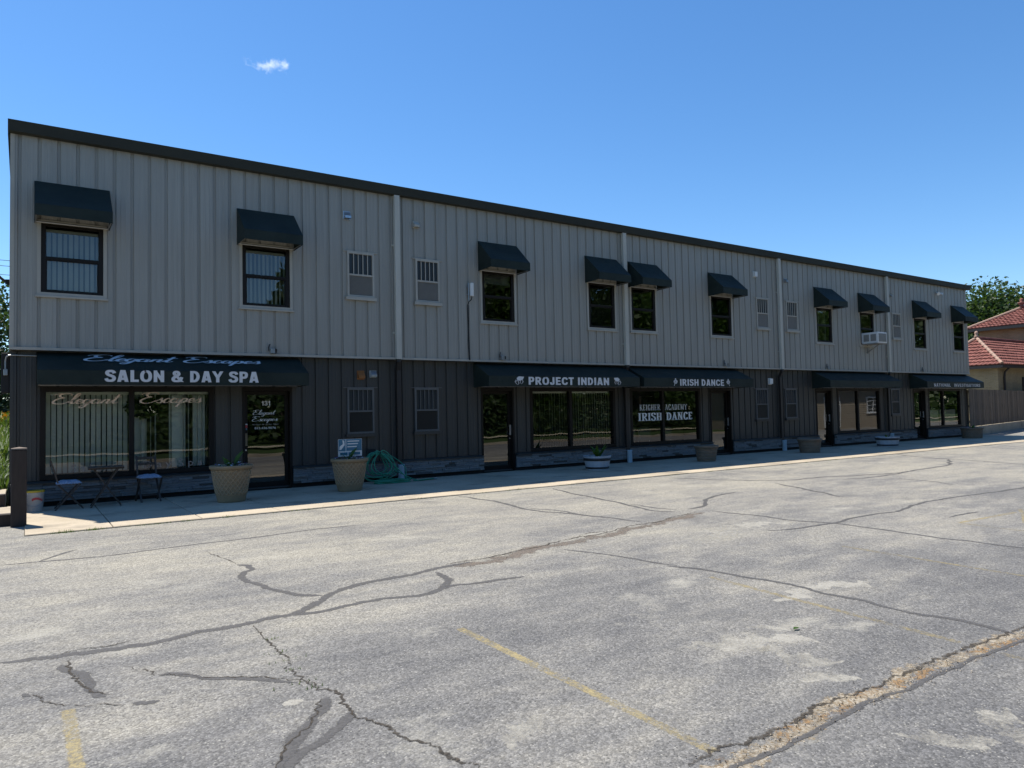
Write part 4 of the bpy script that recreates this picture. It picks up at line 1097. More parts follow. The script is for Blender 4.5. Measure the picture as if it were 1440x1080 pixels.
def planter(name, label, loc, r_top, r_bot, h, mat, seed, blades=4, nfl=26, lattice=True, bladeL=.42, group=None, kind='pot'):
    rg = random.Random(seed); t = thing(name, label, 'planter', loc, group=group)
    m = MB()
    if kind == 'pot':
        pr = [(.001, 0), (r_bot*.98, 0), (r_bot*1.02, .02)]
        N = 30
        for i in range(N+1):
            z = .03+(h-.11)*i/N; f = z/h; pr.append((r_bot+(r_top*.93-r_bot)*f**.9, z))
        pr += [(r_top*.93, h-.075), (r_top*.99, h-.06), (r_top, h-.035), (r_top, h-.01), (r_top*.97, h), (r_top*.92, h-.005), (r_top*.88, h-.07), (r_top*.86, h-.1)]
        def fn(a, z, i):
            if not lattice or z > h-.09 or z < h*.2: return .004 if (abs(z-h*.2) < .014 and lattice) else (.004*(math.cos(z*math.pi*2/.09)) if not lattice and .03 < z < h-.09 else 0)
            return 0
        m.lathe(pr, 48, fn=fn)
        pot = link('pot', m.mesh('pot', mat, True), t)
        if lattice:
            m = MB(); nk = 24; z0, z1 = h*.215, h-.085
            rad = lambda z: r_bot+(r_top*.93-r_bot)*(z/h)**.9
            for s in (1, -1):
                for k in range(nk):
                    pts_ = []
                    for i in range(13):
                        z = z0+(z1-z0)*i/12; a = 2*math.pi*k/nk + s*(i/12)*2*math.pi*4.2/nk; r = rad(z)
                        pts_.append((r*math.cos(a), r*math.sin(a), z))
                    m.tube(pts_, .0115, 5, caps=False)
            tag(link('lattice', m.mesh('lattice', 'pot_rib', True), pot), kind='stuff')
        sz = h-.085; sr = r_top*.87
    else:
        pr = [(.001, 0), (r_bot, 0), (r_bot+.008, .01)] + [(r_bot+(r_top-r_bot)*f, h*f) for f in (.15, .3, .5, .7, .85, 1)] + [(r_top-.03, h), (r_top-.035, h-.08)]
        m.lathe(pr, 36, fn=lambda a, z, i: -.004*(abs((a*18/math.pi) % 2-1) > .9))
        link('tub', m.mesh('tub', mat, False), t)
        for z0, z1 in ((.03, .08), (h-.12, h-.05)):
            b = MB(); f0 = r_bot+(r_top-r_bot)*z0/h+.008; f1 = r_bot+(r_top-r_bot)*z1/h+.008
            b.lathe([(f0-.006, z0), (f0, z0), (f1, z1), (f1-.006, z1)], 36); link('hoop', b.mesh('hoop', 'band', True), t)
        sz = h-.06; sr = r_top-.034
    m = MB(); m.lathe([(.001, sz+.015), (sr*.6, sz+.01), (sr, sz)], 24); link('soil', m.mesh('soil', 'soil'), t)
    if nfl:
        f = flowers(rg, sr*.92, nfl); o = link('flowers', f.mesh('flowers', ['leaf', 'petal_white', 'petal_purple']), t, (0, 0, sz+.03)); tag(o, kind='stuff')
    for k in range(blades):
        m = MB(); leafblade(m, (rg.uniform(-.05, .05), rg.uniform(-.05, .05), sz), rg.uniform(0, 6.28), bladeL*rg.uniform(.6, 1.1), .1, rg.uniform(.2, .9))
        link('leaf', m.mesh('leaf', 'leaf_light'), t)
    return t
planter('planter', 'large sand-coloured lattice planter in front of the house number 131 door', (3.42, -1.6, 0), .385, .24, .68, 'pot', 1, 4, 60, bladeL=.44)
p2 = planter('planter', 'large sand-coloured lattice planter beside the coiled green hose', (5.80, -1.42, 0), .385, .24, .67, 'pot', 2, 4, 60, bladeL=.42)
planter('barrel_planter', 'white half-barrel planter with dark hoops under the PROJECT INDIAN window', (12.72, -1.2, 0), .37, .29, .36, 'barrel', 3, 9, 4, False, .42, 'half-barrel planters', 'barrel')
planter('planter', 'plain taupe pot left of the IRISH DANCE door', (16.8, -1.35, 0), .36, .26, .46, 'pot_grey', 4, 0, 0, False)
planter('planter', 'plain taupe pot left of the fourth shop door', (21.98, -1.3, 0), .40, .31, .46, 'pot_grey', 5, 0, 0, False)
planter('barrel_planter', 'white half-barrel planter with dark hoops beneath the fourth downpipe', (26.75, -1.35, 0), .42, .34, .36, 'barrel', 6, 2, 0, False, .2, 'half-barrel planters', 'barrel')
planter('planter', 'brown pot of white flowers at the far right end of the walk', (34.62, -.85, 0), .45, .38, .46, 'pot_grey', 7, 3, 24, False, .3)

t = thing('sign', 'small blue and white advertising sign standing in the planter beside the hose', 'sign', (5.88, -1.26, .58))
m = MB(); m.box(-.26, -.004, .12, .26, .004, .48); link('board', m.mesh('board', 'white'), t)
m = MB(); m.box(-.255, -.0065, .235, -.1, -.0045, .475); m.box(-.085, -.0065, .235, .255, -.0045, .475); link('printed_panel', m.mesh('printed_panel', 'sign_blue'), t)
m = MB()
for z in (.425, .37, .31): m.box(-.06, -.0085, z, .2-.5*(.425-z), -.0067, z+.02)
m.box(-.22, -.0085, .15, -.06, -.0067, .205, 1); m.box(-.04, -.0085, .15, .22, -.0067, .205, 1)
m.poly([(-.24, -.0085, .26), (-.2, -.0085, .26), (-.12, -.0085, .36), (-.13, -.0085, .45), (-.17, -.0085, .46), (-.16, -.0085, .38), (-.23, -.0085, .33)])
link('print', m.mesh('print', ['white', 'sign_blue']), t)
m = MB(); m.box(-.02, .004, -.05, .02, .02, .2); link('stake', m.mesh('stake', 'metal'), t)

# coiled hose on a hanger
t = thing('garden_hose', 'tangled green garden hose hung in loops and trailing on the walk', 'hose', (7.0, -.12, 0))
rg = random.Random(21)
pts = []
for k in range(9):
    cx = rg.uniform(-.12, .18); rx = rg.uniform(.20, .34); top = rg.uniform(.66, .74); bot = rg.uniform(.03, .22); yo = -.02-.028*k+rg.uniform(-.02, .02)
    for j in range(14):
        a = math.pi/2 - 2*math.pi*j/14
        x = cx*(1-.5*(math.sin(a)+1)/2)+rx*math.cos(a)*(1.05-.3*math.sin(a)); z = (top+bot)/2+(top-bot)/2*math.sin(a)
        pts.append((x-.05, yo-.10*(1-(z/.75)), z))
for k in range(4):
    for j in range(12):
        a = 2*math.pi*j/12 + .3*k
        pts.append((.15+.45*math.cos(a)*rg.uniform(.85, 1.05), -.42+.17*math.sin(a)+rg.uniform(-.02, .02), .018+.018*k))
pts += [(.6, -.2, .3), (.45, -.08, .5), (.2, -.05, .62), (.1, -.09, .45), (.5, -.3, .16), (.8, -.42, .02), (1.1, -.36, .014), (1.35, -.33, .014), (1.15, -.3, .014), (.9, -.36, .014), (.7, -.4, .014), (.95, -.46, .03), (1.25, -.36, .03)]
pp = catmull(pts, 4)
m = MB(); m.tube(pp, .0115, 6); link('tube', m.mesh('tube', 'hose', True), t)
m = MB(); m.tube([(-.05, .24, .66), (-.05, .0, .66), (-.05, -.26, .69)], .02, 8); m.box(-.14, .232, .56, .04, .245, .76); link('hanger', m.mesh('hanger', 'black'), t)
m = MB(); m.tube([(1.25, -.36, .03), (1.33, -.35, .024)], .017, 8); link('nozzle', m.mesh('nozzle', 'metal'), t)

# bistro set
def bistro_chair(label, loc, rz):
    c = thing('bistro_chair', label, 'chair', loc, rz, 'folding bistro chairs by the salon window')
    for s in (-1, 1):
        x = s*.19
        m = MB(); m.bar((x, .21, .0), (x, -.17, .44), .022, .03, up=(1, 0, 0)); link('leg', m.mesh('leg', 'chair'), c)
        m = MB(); m.bar((x-.026*s, -.22, .0), (x-.026*s, .16, .43), .022, .03, up=(1, 0, 0)); m.bar((x-.026*s, .15, .42), (x-.026*s, .27, .86), .022, .03, up=(1, 0, 0)); link('back_post', m.mesh('back_post', 'chair'), c)
    for y in [-.17+.048*i for i in range(8)]:
        m = MB(); m.box(-.2, y, .438, .2, y+.036, .452); link('seat_slat', m.mesh('seat_slat', 'chair'), c)
    for z, y in ((.70, .236), (.81, .262)):
        m = MB(); m.box(-.18, y-.01, z-.025, .18, y+.008, z+.025); link('back_slat', m.mesh('back_slat', 'chair'), c)
    m = MB(); m.tube([(-.19, .12, .12), (.19, .12, .12)], .01, 6); m.tube([(-.17, -.1, .12), (.17, -.1, .12)], .01, 6); link('stretcher', m.mesh('stretcher', 'chair'), c)
    cu = tag(thing('seat_cushion', 'x', 'x', (0, 0, 0)), None)
    bpy.data.objects.remove(cu)
    bm = bmesh.new(); bmesh.ops.create_grid(bm, x_segments=14, y_segments=14, size=.19)
    for v in bm.verts:
        e = max(abs(v.co.x), abs(v.co.y))/.19; v.co.z = .05*(1-e**4)+.012*noise.noise((v.co.x*18, v.co.y*18, loc[0]))
    bmesh.ops.solidify(bm, geom=bm.faces, thickness=.012)
    me = bpy.data.meshes.new('cushion'); bm.to_mesh(me); bm.free(); me.materials.append(MT['cushion'])
    link('cushion', me, c, (0, .0, .462)); return c
bistro_chair('folding bistro chair with blue cushion turned sideways left of the small table', (.88, -.58, 0), R(90))
bistro_chair('folding bistro chair with blue cushion facing out right of the small table', (2.20, -.33, 0), R(4))
t = thing('bistro_table', 'small dark folding bistro table with crossed legs between two chairs', 'table', (1.46, -.60, 0), R(-3))
for i in range(7): 
    m = MB(); m.box(-.28+.081*i, -.26, .70, -.28+.081*i+.074, .26, .718); link('top_slat', m.mesh('top_slat', 'chair'), t)
m = MB(); m.box(-.285, -.2, .675, .285, -.17, .699); m.box(-.285, .17, .675, .285, .2, .699); link('rail', m.mesh('rail', 'chair'), t)
for y in (-.2, .2):
    m = MB(); m.bar((-.24, y, 0), (.2, y, .69), .022, .032, up=(0, 1, 0)); link('leg', m.mesh('leg', 'chair'), t)
    m = MB(); m.bar((.24, y*.85, 0), (-.2, y*.85, .69), .022, .032, up=(0, 1, 0)); link('leg', m.mesh('leg', 'chair'), t)

t = thing('bucket', 'white plastic bucket with yellow rim and red print beside the corner post', 'bucket', (.37, -.58, 0))
m = MB(); m.lathe([(.001, 0), (.125, 0), (.128, .01), (.146, .31), (.152, .32), (.152, .335), (.142, .335), (.14, .31), (.128, .25)], 28); link('pail', m.mesh('pail', 'pail', True), t)
m = MB(); m.lathe([(.149, .335), (.158, .335), (.158, .362), (.149, .362)], 28); link('rim', m.mesh('rim', 'bucket_yellow'), t)
m = MB()
for k in range(9):
    a0, a1 = [R(-105+8*i) for i in (k, k+1)]
    z = .19+.02*math.sin(k*.5); rr = .1425
    m.quad(*[(rr*math.cos(a), rr*math.sin(a), zz) for a, zz in ((a0, z), (a1, z+.004), (a1, z+.05), (a0, z+.045-.004*k))])
link('print', m.mesh('print', 'bucket_red'), t)
m = MB(); m.tube([(.15*math.cos(a), .15*math.sin(a)-.01, .2-.1*math.sin(math.pi*i/10)) for i, a in enumerate([R(-170+16*i) for i in range(11)])], .004, 5); link('handle', m.mesh('handle', 'metal'), t)

t = thing('post', 'thick dark square timber post with a top coloured pale as if sunlit at the corner of the walk', 'post', (.155, -2.47, -.03))
bm_ = bevel(MB().box(-.1, -.1, 0, .1, .1, 1.17).mesh('shaft', 'timber'), .012); link('shaft', bm_, t)
m = MB(); m.v += [(-.105, -.105, 1.171), (.105, -.105, 1.171), (.105, .105, 1.171), (-.105, .105, 1.171), (-.1, -.1, 1.19), (.1, -.1, 1.19), (.1, .1, 1.19), (-.1, .1, 1.19), (0, 0, 1.21)]
m.f += [(0, 3, 2, 1), (0, 1, 5, 4), (1, 2, 6, 5), (2, 3, 7, 6), (3, 0, 4, 7), (4, 5, 8), (5, 6, 8), (6, 7, 8), (7, 4, 8)]; m.mi += [0]*9
link('cap', m.mesh('cap', 'lit_timber_top'), t)

# leafy wreath hanging inside the salon window
t = thing('wreath', 'round dark leafy wreath hanging behind the salon window mullion', 'wreath', (2.17, .285, 1.80))
m = MB(); rg = random.Random(8)
for _ in range(900):
    a = rg.uniform(0, 6.28); q = .27*math.sqrt(rg.random()); c = Vector((q*math.cos(a)*1.1, rg.uniform(-.03, .03), q*math.sin(a)*.66))
    e = Vector((rg.gauss(0, 1), rg.gauss(0, 1), rg.gauss(0, 1))).normalized(); s = e.cross(Vector((.3, .8, .5))).normalized(); L = rg.uniform(.05, .1)
    m.quad(c, c+e*L*.5+s*L*.3, c+e*L, c+e*L*.5-s*L*.3)
tag(link('foliage', m.mesh('foliage', 'leaf_dark'), t), kind='stuff')
m = MB(); m.tube([(0, 0, .15), (0, 0, .4)], .004, 5); link('cord', m.mesh('cord', 'black'), t)

# waiting-room chairs behind the dance studio window
ch = thing('waiting_chair', 'padded waiting chair inside the dance studio window, nearest its left edge', 'chair', (15.75, 1.0, .05), R(8), 'waiting chairs inside the dance studio')
m = MB(); m.box(-.24, -.24, .40, .24, .24, .47); link('seat', bevel(m.mesh('seat', 'orange'), .02), ch)
m = MB(); m.box(-.24, -.27, .52, .24, -.22, .92); link('backrest', bevel(m.mesh('backrest', 'inner'), .02), ch)
for sx in (-1, 1):
    for sy in (-1, 1):
        m = MB(); m.tube([(sx*.22, sy*.22, 0), (sx*.22, sy*.22, .41)], .013, 6); link('leg', m.mesh('leg', 'tin'), ch)
    m = MB(); m.tube([(sx*.22, -.22, .4), (sx*.22, -.25, .88)], .013, 6); link('back_post', m.mesh('back_post', 'tin'), ch)
copy_tree(ch, (16.55, 1.15, .05), R(-6), label='padded waiting chair inside the dance studio, in the middle behind the mullion')
copy_tree(ch, (17.35, 1.0, .05), R(4), label='padded waiting chair inside the dance studio window, nearest its right edge')
# ------------------------------------------------------------------ fence and house on the right
FX0, FY0, FX1, FY1 = 36.585, .06, 66.0, 6.0
fd = Vector((FX1-FX0, FY1-FY0, 0)); FL = fd.length; fa = math.atan2(fd.y, fd.x)
t = thing('board_fence', 'dark brown board fence on a concrete footing running right from the building', 'fence', (FX0, FY0, 0), fa)
m = MB(); m.box(0, -.06, -.3, FL, .1, .42); link('footing', m.mesh('footing', 'concrete'), t)
m = MB(); rg = random.Random(4); x = .01
while x < FL-.15:
    wd = rg.uniform(.134, .142); gap = (.055 if any(abs(x-q) < .08 for q in (1.35, 1.62, 2.5, 3.7, 4.0)) else rg.choice((.002, .002, .004, .006, .007, .012)))
    dz = rg.uniform(-.012, .008); m.box(x, -.012+rg.uniform(-.009, .009), .44, x+wd, .012, 2.19+dz); x += wd+gap
tag(link('boards', m.mesh('boards', 'fence'), t), kind='stuff')
m = MB()
for z in (.62, 1.35, 2.02): m.box(0, .014, z, FL, .05, z+.09)
link('rail', m.mesh('rail', 'fence'), t)
me = MB().box(-.05, .051, .0, .05, .15, 2.15).mesh('fence_post', 'fence')
for k in range(13): link('fence_post', me, t, (k*2.44+.06, 0, 0))

h = thing('tiled_house', 'brick house with red clay tile hip roofs beyond the fence', 'house', (58, 6, 0))
def hp(mb, name, mats, smooth=False, parent=None):
    o = mb.build(name, mats, parent or h, smooth)
    if parent is None: o.location = (-58, -6, 0)
    return o
m = MB(); m.box(51.85, 4.9, -.4, 61.99, 8.82, 4.02); hp(m, 'lower_wall', 'brick_tan')
m = MB(); m.box(62, -6, -.4, 66.2, 10.1, 7.36); hp(m, 'upper_wall', 'brick_brown')
def tiles(m, E0, E1, R0, R1, step=.33, wid=.26, rg=random.Random(1)):
    E0, E1, R0, R1 = map(Vector, (E0, E1, R0, R1)); nrm = (E1-E0).cross(R0-E0).normalized()
    if nrm.z < 0: nrm = -nrm
    L = ((R0+R1)/2-(E0+E1)/2).length; n = max(2, int(L/step))
    for i in range(n):
        a, b = i/n, min(1, (i+1.15)/n)
        A0, A1, B0, B1 = E0.lerp(R0, a), E1.lerp(R1, a), E0.lerp(R0, b), E1.lerp(R1, b)
        k = max(1, int((A1-A0).length/wid)); d = (E1-E0).normalized()
        s0 = (A0-E0).dot(d); e0 = (A1-E0).dot(d)
        up = (R0-E0) - d*(R0-E0).dot(d); up = up.normalized()*L_up(E0, E1, R0)/n
        for j in range(k):
            u0, u1 = s0+(e0-s0)*j/k, s0+(e0-s0)*(j+1)/k
            # clip the upper end of each tile to the hips
            base = E0 + up*i; bb = up*1.12
            lo0 = (B0-E0).dot(d); lo1 = (B1-E0).dot(d)
            t0, t1 = min(max(u0, lo0), lo1), min(max(u1, lo0), lo1)
            lift = nrm*rg.uniform(.05, .075)
            p0, p1 = base+d*u0+lift, base+d*u1+lift; q0, q1 = base+bb+d*t0, base+bb+d*t1
            mid0 = (p0+p1)/2+nrm*.06; mid1 = (q0+q1)/2+nrm*.04
            nn = len(m.v)
            m.v += [tuple(v) for v in (p0, mid0, p1, q1, mid1, q0, p0-nrm*.07, p1-nrm*.07)]
            m.f += [(nn, nn+1, nn+4, nn+5), (nn+1, nn+2, nn+3, nn+4), (nn+6, nn+7, nn+2, nn+1, nn)]; m.mi += [0, 0, 0]
def L_up(E0, E1, R0):
    d = (E1-E0).normalized(); return ((R0-E0)-d*(R0-E0).dot(d)).length
# lower wing: eaves at 3.94, ridge at 5.85
ex0, ey0, ey1, ez, rz_ = 51.4, 4.46, 9.26, 3.94, 5.85
ym = (ey0+ey1)/2; ax = ex0+(ym-ey0)
m = MB()
tiles(m, (ex0, ey1, ez), (ex0, ey0, ez), (ax, ym, rz_), (ax, ym, rz_))
tiles(m, (ex0, ey0, ez), (61.98, ey0, ez), (ax, ym, rz_), (61.98, ym, rz_))
tiles(m, (61.98, ey1, ez), (ex0, ey1, ez), (61.98, ym, rz_), (ax, ym, rz_))
lr = hp(m, 'lower_roof', 'tile'); lr['kind'] = 'stuff'
m = MB(); m.quad((ex0, ey0, ez-.02), (ex0, ey1, ez-.02), (61.98, ey1, ez-.02), (61.98, ey0, ez-.02))
m.box(ex0-.05, ey0-.05, ez-.2, 61.98, ey0+.05, ez-.03); m.box(ex0-.05, ey0+.051, ez-.2, ex0+.05, ey1+.05, ez-.03)
hp(m, 'gutter', 'pipe_dark')
m = MB()
def ridge(a, b, r=.11, n=None):
    a, b = Vector(a), Vector(b); L = (b-a).length; n = n or int(L/.4)
    for i in range(n):
        p, q = a.lerp(b, i/n), a.lerp(b, (i+1.1)/n); m.tube([p, q], [r, r*.82], 8)
ridge((ex0, ey0, ez+.08), (ax, ym, rz_+.1)); ridge((ex0, ey1, ez+.08), (ax, ym, rz_+.1)); hp(m, 'hip_tile', 'ridge')
m = MB(); ridge((ax, ym, rz_+.1), (61.98, ym, rz_+.1)); hp(m, 'ridge_tile', 'tile')
m = MB(); m.lathe([(.001, 0), (.16, 0), (.14, .12), (.08, .18), (.13, .28), (.10, .4), (.001, .46)], 14, (ax, ym, rz_+.12)); hp(m, 'finial', 'ridge', True)
# upper block: eaves at 7.3, ridge at 8.65
ux0, ux1, uy0, uy1, uz, ur = 61.3, 66.9, -6.6, 10.7, 7.3, 8.75
um = (ux0+ux1)/2; hh = um-ux0
m = MB()
tiles(m, (ux0, uy1, uz), (ux0, uy0, uz), (um, uy1-hh, ur), (um, uy0+hh, ur))
tiles(m, (ux1, uy1, uz), (ux0, uy1, uz), (um, uy1-hh, ur), (um, uy1-hh, ur))
tiles(m, (ux0, uy0, uz), (ux1, uy0, uz), (um, uy0+hh, ur), (um, uy0+hh, ur))
tiles(m, (ux1, uy0, uz), (ux1, uy1, uz), (um, uy0+hh, ur), (um, uy1-hh, ur))
o = hp(m, 'upper_roof', 'tile'); o['kind'] = 'stuff'
m = MB(); m.quad((ux0, uy0, uz-.02), (ux0, uy1, uz-.02), (ux1, uy1, uz-.02), (ux1, uy0, uz-.02)); m.box(ux0-.06, uy0, uz-.24, ux0+.05, uy1, uz-.03); m.box(ux0+.051, uy1-.05, uz-.24, ux1, uy1+.05, uz-.03)
hp(m, 'gutter', 'pipe_dark')
m = MB(); ridge((ux0, uy1, uz+.08), (um, uy1-hh, ur+.1)); ridge((ux0, uy0, uz+.08), (um, uy0+hh, ur+.1)); hp(m, 'hip_tile', 'ridge')
m = MB(); ridge((um, uy1-hh, ur+.1), (um, uy0+hh, ur+.1)); hp(m, 'ridge_tile', 'tile')
m = MB(); m.lathe([(.001, 0), (.2, 0), (.16, .1), (.1, .16), (.26, .3), (.26, .36), (.1, .42), (.14, .55), (.1, .66), (.001, .7)], 14, (um, uy1-hh, ur+.12)); hp(m, 'finial', 'tile', True)
m = MB(); m.tube([(52.6, 4.5, 3.8), (52.6, 4.78, 3.5), (52.6, 4.82, 3.2), (52.6, 4.82, .0)], .06, 10); hp(m, 'downpipe', 'pipe_dark')
m = MB(); m.box(55.4, 4.86, 1.2, 56.5, 4.898, 3.2); wn = hp(m, 'window', 'bronze'); m = MB(); m.quad((55.5, 4.855, 1.3), (56.4, 4.855, 1.3), (56.4, 4.855, 3.1), (55.5, 4.855, 3.1)); hp(m, 'pane', 'dark_glass', parent=wn)

# ------------------------------------------------------------------ trees
def crown(seed, blobs, leaf=.22, per=160):
    rg = random.Random(seed); m = MB()
    for (c, r) in blobs:
        c = Vector(c)
        for _ in range(int(per*r*r)):
            d = Vector((rg.gauss(0, 1), rg.gauss(0, 1), rg.gauss(0, .8)))
            d = d.normalized()*(rg.random()**.4)*r; p = c+d
            e = Vector((rg.gauss(0, 1), rg.gauss(0, 1), rg.gauss(-.2, .6))).normalized(); s = e.cross(Vector((rg.gauss(0, 1), rg.gauss(0, 1), rg.gauss(0, 1)))).normalized(); L = leaf*rg.uniform(.6, 1.4)
            m.quad(p, p+e*L*.5+s*L*.32, p+e*L, p+e*L*.5-s*L*.32)
    return m
def blobs_for(seed, H, W, base, n):
    rg = random.Random(seed); out = []
    for i in range(n):
        f = (i+.5)/n; z = base+(H-base)*f
        prof_ = math.sin(math.pi*min(1, .18+.8*f))**.7
        a = i*2.4+rg.uniform(-.5, .5); q = W*prof_*rg.uniform(.25, .85)
        out.append(((q*math.cos(a), q*math.sin(a), z+rg.uniform(-.4, .4)), W*rg.uniform(.26, .46)))
    return out
def tree(name, label, loc, H, W, base, n, seed, mat, group, leaf=.22, per=110, cat='tree'):
    bl = blobs_for(seed, H, W, base, n); t = thing(name, label, cat, loc, group=group)
    m = MB(); rg = random.Random(seed+99)
    tr = [(0, 0, -.3), (.05, .02, base*.6), (.1*rg.uniform(-1, 1), .1, base+(H-base)*.35), (.2*rg.uniform(-1, 1), -.1, H*.85)]
    m.tube(catmull(tr, 4), [W*.075*(1-.85*i/12)+.02 for i in range(13)], 9)
    for (c, r) in bl[::2]:
        z0 = max(base*.6, c[2]-W*.5); m.tube([(0, .0, z0), (c[0]*.45, c[1]*.45, (z0+c[2])/2+.2), c], [W*.03, W*.02, .015], 6)
    link('trunk', m.mesh('trunk', 'bark', True), t)
    link('crown', crown(seed, bl, leaf, per).mesh('crown', mat), t); return t
tree('broadleaf_tree', 'large green tree behind the red tiled house', (81, 16.5, 0), 11.2, 7.0, 2.0, 46, 1, 'leaf', None, .34, 150)
tree('broadleaf_tree', 'second green tree further right behind the tiled house', (88, 9.5, 0), 12.8, 6.2, 3.5, 34, 2, 'leaf', None, .36, 150)
tree('broadleaf_tree', 'shady tree on the bank close behind the left end wall', (-1.7, 15, 1.9), 4.5, 2.6, .4, 34, 3, 'leaf', 'trees on the left bank', .15, 700)
tree('broadleaf_tree', 'bright green tree farther back on the left bank', (-4.2, 21, 2.3), 5.2, 3.8, .8, 28, 4, 'leaf_light', 'trees on the left bank', .2, 260)
tree('shrub', 'dark green shrub on the left bank above the flower bed', (-1.3, 13, 1.6), 1.3, 1.3, .2, 14, 5, 'leaf_dark', 'shrubs on the left bank', .12, 700, 'shrub')
tree('shrub', 'bright leafy shrub at the foot of the left bank', (-1.0, 4.2, .5), .75, .8, .05, 12, 6, 'leaf_light', 'shrubs on the left bank', .07, 1500, 'shrub')

# trees and hedge on the street side of the lot (seen reflected in the glass)
ta = tree('street_tree', 'broad green tree across the lawn facing the shopfronts', (26, -30, .1), 14, 5.2, 1.6, 30, 11, 'leaf', 'trees facing the shopfronts across the lot', .42, 70)
tb = tree('street_tree', 'bright green tree across the lawn facing the shopfronts', (35, -33, .1), 15, 5.6, 1.4, 32, 12, 'leaf_light', 'trees facing the shopfronts across the lot', .42, 70)
rg = random.Random(9)
for i, x in enumerate((-22, 17.5, 30.5, 41, 46, 52, 57, 63, 71, 82)):
    src = ta if i % 2 else tb
    copy_tree(src, (x+rg.uniform(-1.5, 1.5), -31+rg.uniform(-3, 2), .1), rg.uniform(0, 6.28), label=src['label'])
for k, (x, H_) in enumerate(((-12, 5), (-5, 6), (2, 5.2), (9, 6.4), (14, 7.6))):
    tree('street_tree', ('lowest', 'second', 'third', 'fourth', 'tallest')[k] + ' of the five low trees across the lawn facing the salon window', (x, -31, .1), H_, 3.4, .8, 18, 40+k, ('leaf', 'leaf_light')[k % 2], 'low trees across the lawn', .36, 90)
m = MB(); rg = random.Random(13)
for _ in range(9000):
    x = rg.uniform(-20, 90); p = Vector((x, -27.5+rg.uniform(-.8, .8), rg.uniform(.0, 2.3+.5*math.sin(x*.7)+.4*math.sin(x*1.9))))
    e = Vector((rg.gauss(0, 1), rg.gauss(0, 1), rg.gauss(0, .6))).normalized(); s = e.cross(Vector((.2, .5, .8))).normalized(); L = rg.uniform(.25, .5)
    m.quad(p, p+e*L*.5+s*L*.35, p+e*L, p+e*L*.5-s*L*.35)
tag(m.build('hedge', 'leaf'), 'long loose hedge along the far side of the lawn', 'hedge', kind='stuff')

m = MB(); rg = random.Random(14)
for _ in range(30000):
    x = rg.uniform(-40, 190); top = 8.2+1.2*math.sin(x*.35)+.8*math.sin(x*.9+1) + (6 if 18 < x < 62 else 9.5*(x > 62)); f = rg.random()
    p = Vector((x, -44-rg.uniform(0, 4)*math.sin(math.pi*f)-rg.uniform(0, 2), top*f))
    e = Vector((rg.gauss(0, 1), rg.gauss(0, 1), rg.gauss(0, .8))).normalized(); s = e.cross(Vector((rg.gauss(0, 1), rg.gauss(0, 1), rg.gauss(0, 1)))).normalized(); L = rg.uniform(.7, 1.5)
    m.quad(p, p+e*L*.5+s*L*.4, p+e*L, p+e*L*.5-s*L*.4)
tag(m.build('woodland', 'leaf'), 'dense belt of woodland beyond the lawn facing the shopfronts', 'woodland', kind='stuff')

# meadow plants on the bank and flower bed
m = MB(); rg = random.Random(31)
for _ in range(15000):
    x = -.06-9*rg.random()**1.8; y = .5+10*rg.random()
    if 8.2 < y < 10.2 and rg.random() < .8: continue
    z = bank_z(x, y); Hh = rg.uniform(.15, .62)*(1.2 if y > 3 else .7); a = rg.uniform(0, 6.28); lean = rg.uniform(.05, .45)
    d = Vector((math.cos(a)*lean, math.sin(a)*lean, 1))*Hh; s = Vector((-math.sin(a), math.cos(a), 0))*rg.uniform(.006, .02)
    p = Vector((x, y, z-.02)); m.quad(p-s, p+s, p+d*.6+s*.8, p+d*.6-s*.8); m.tri(p+d*.6-s*.8, p+d*.6+s*.8, p+d+Vector((d.x, d.y, -.05*Hh)))
tag(m.build('tall_grass', 'grass'), 'tall grass and weeds growing on the left bank', 'grass', kind='stuff')
m = MB()
for _ in range(2600):
    x = -.1-6*rg.random()**1.5; y = 10.3+1.9*rg.random(); z = bank_z(x, y)+rg.uniform(.08, .34)
    c = Vector((x, y, z)); k = 1 if rg.random() < .5 and z-bank_z(x, y) > .18 else 0
    for _ in range(3):
        e = Vector((rg.gauss(0, 1), rg.gauss(0, 1), rg.gauss(.3, .5))).normalized(); s = e.cross(Vector((.2, .5, .8))).normalized(); L = rg.uniform(.04, .09)
        m.quad(c, c+e*L*.5+s*L*.4, c+e*L, c+e*L*.5-s*L*.4, k)
tag(m.build('flower_bed', ['leaf_light', 'petal_yellow']), 'bed of yellow flowers on the left bank', 'flowers', kind='stuff')

# weeds along the edge of the walk and in the cracks
m = MB(); rg = random.Random(17)
def tuft(x, y, n, H):
    for _ in range(n):
        px, py = x+rg.gauss(0, .05), y+rg.gauss(0, .012); a = rg.uniform(0, 6.28); hh = H*rg.uniform(.4, 1); s = Vector((-math.sin(a), math.cos(a), 0))*.004
        p = Vector((px, py, lot_z(py))); d = Vector((math.cos(a)*.7, math.sin(a)*.7, 1))*hh
        m.tri(p-s, p+s, p+d)
for _ in range(70):
    x = rg.choice((rg.uniform(.4, 5), rg.uniform(5, 20), rg.uniform(.4, 36))); tuft(x, -3.682, rg.randint(4, 14), rg.uniform(.015, .05))
for x in (.62, .75, 1.05, 2.9): tuft(x, -3.685, 26, .06)
for (wd, pl) in CRACKS['crack'][:1]:
    for p in pl[1:7]: tuft(p[0], p[1], 8, .03)
tag(m.build('weeds', 'grass'), 'small weeds along the edge of the walk and in cracks', 'weeds', kind='stuff')

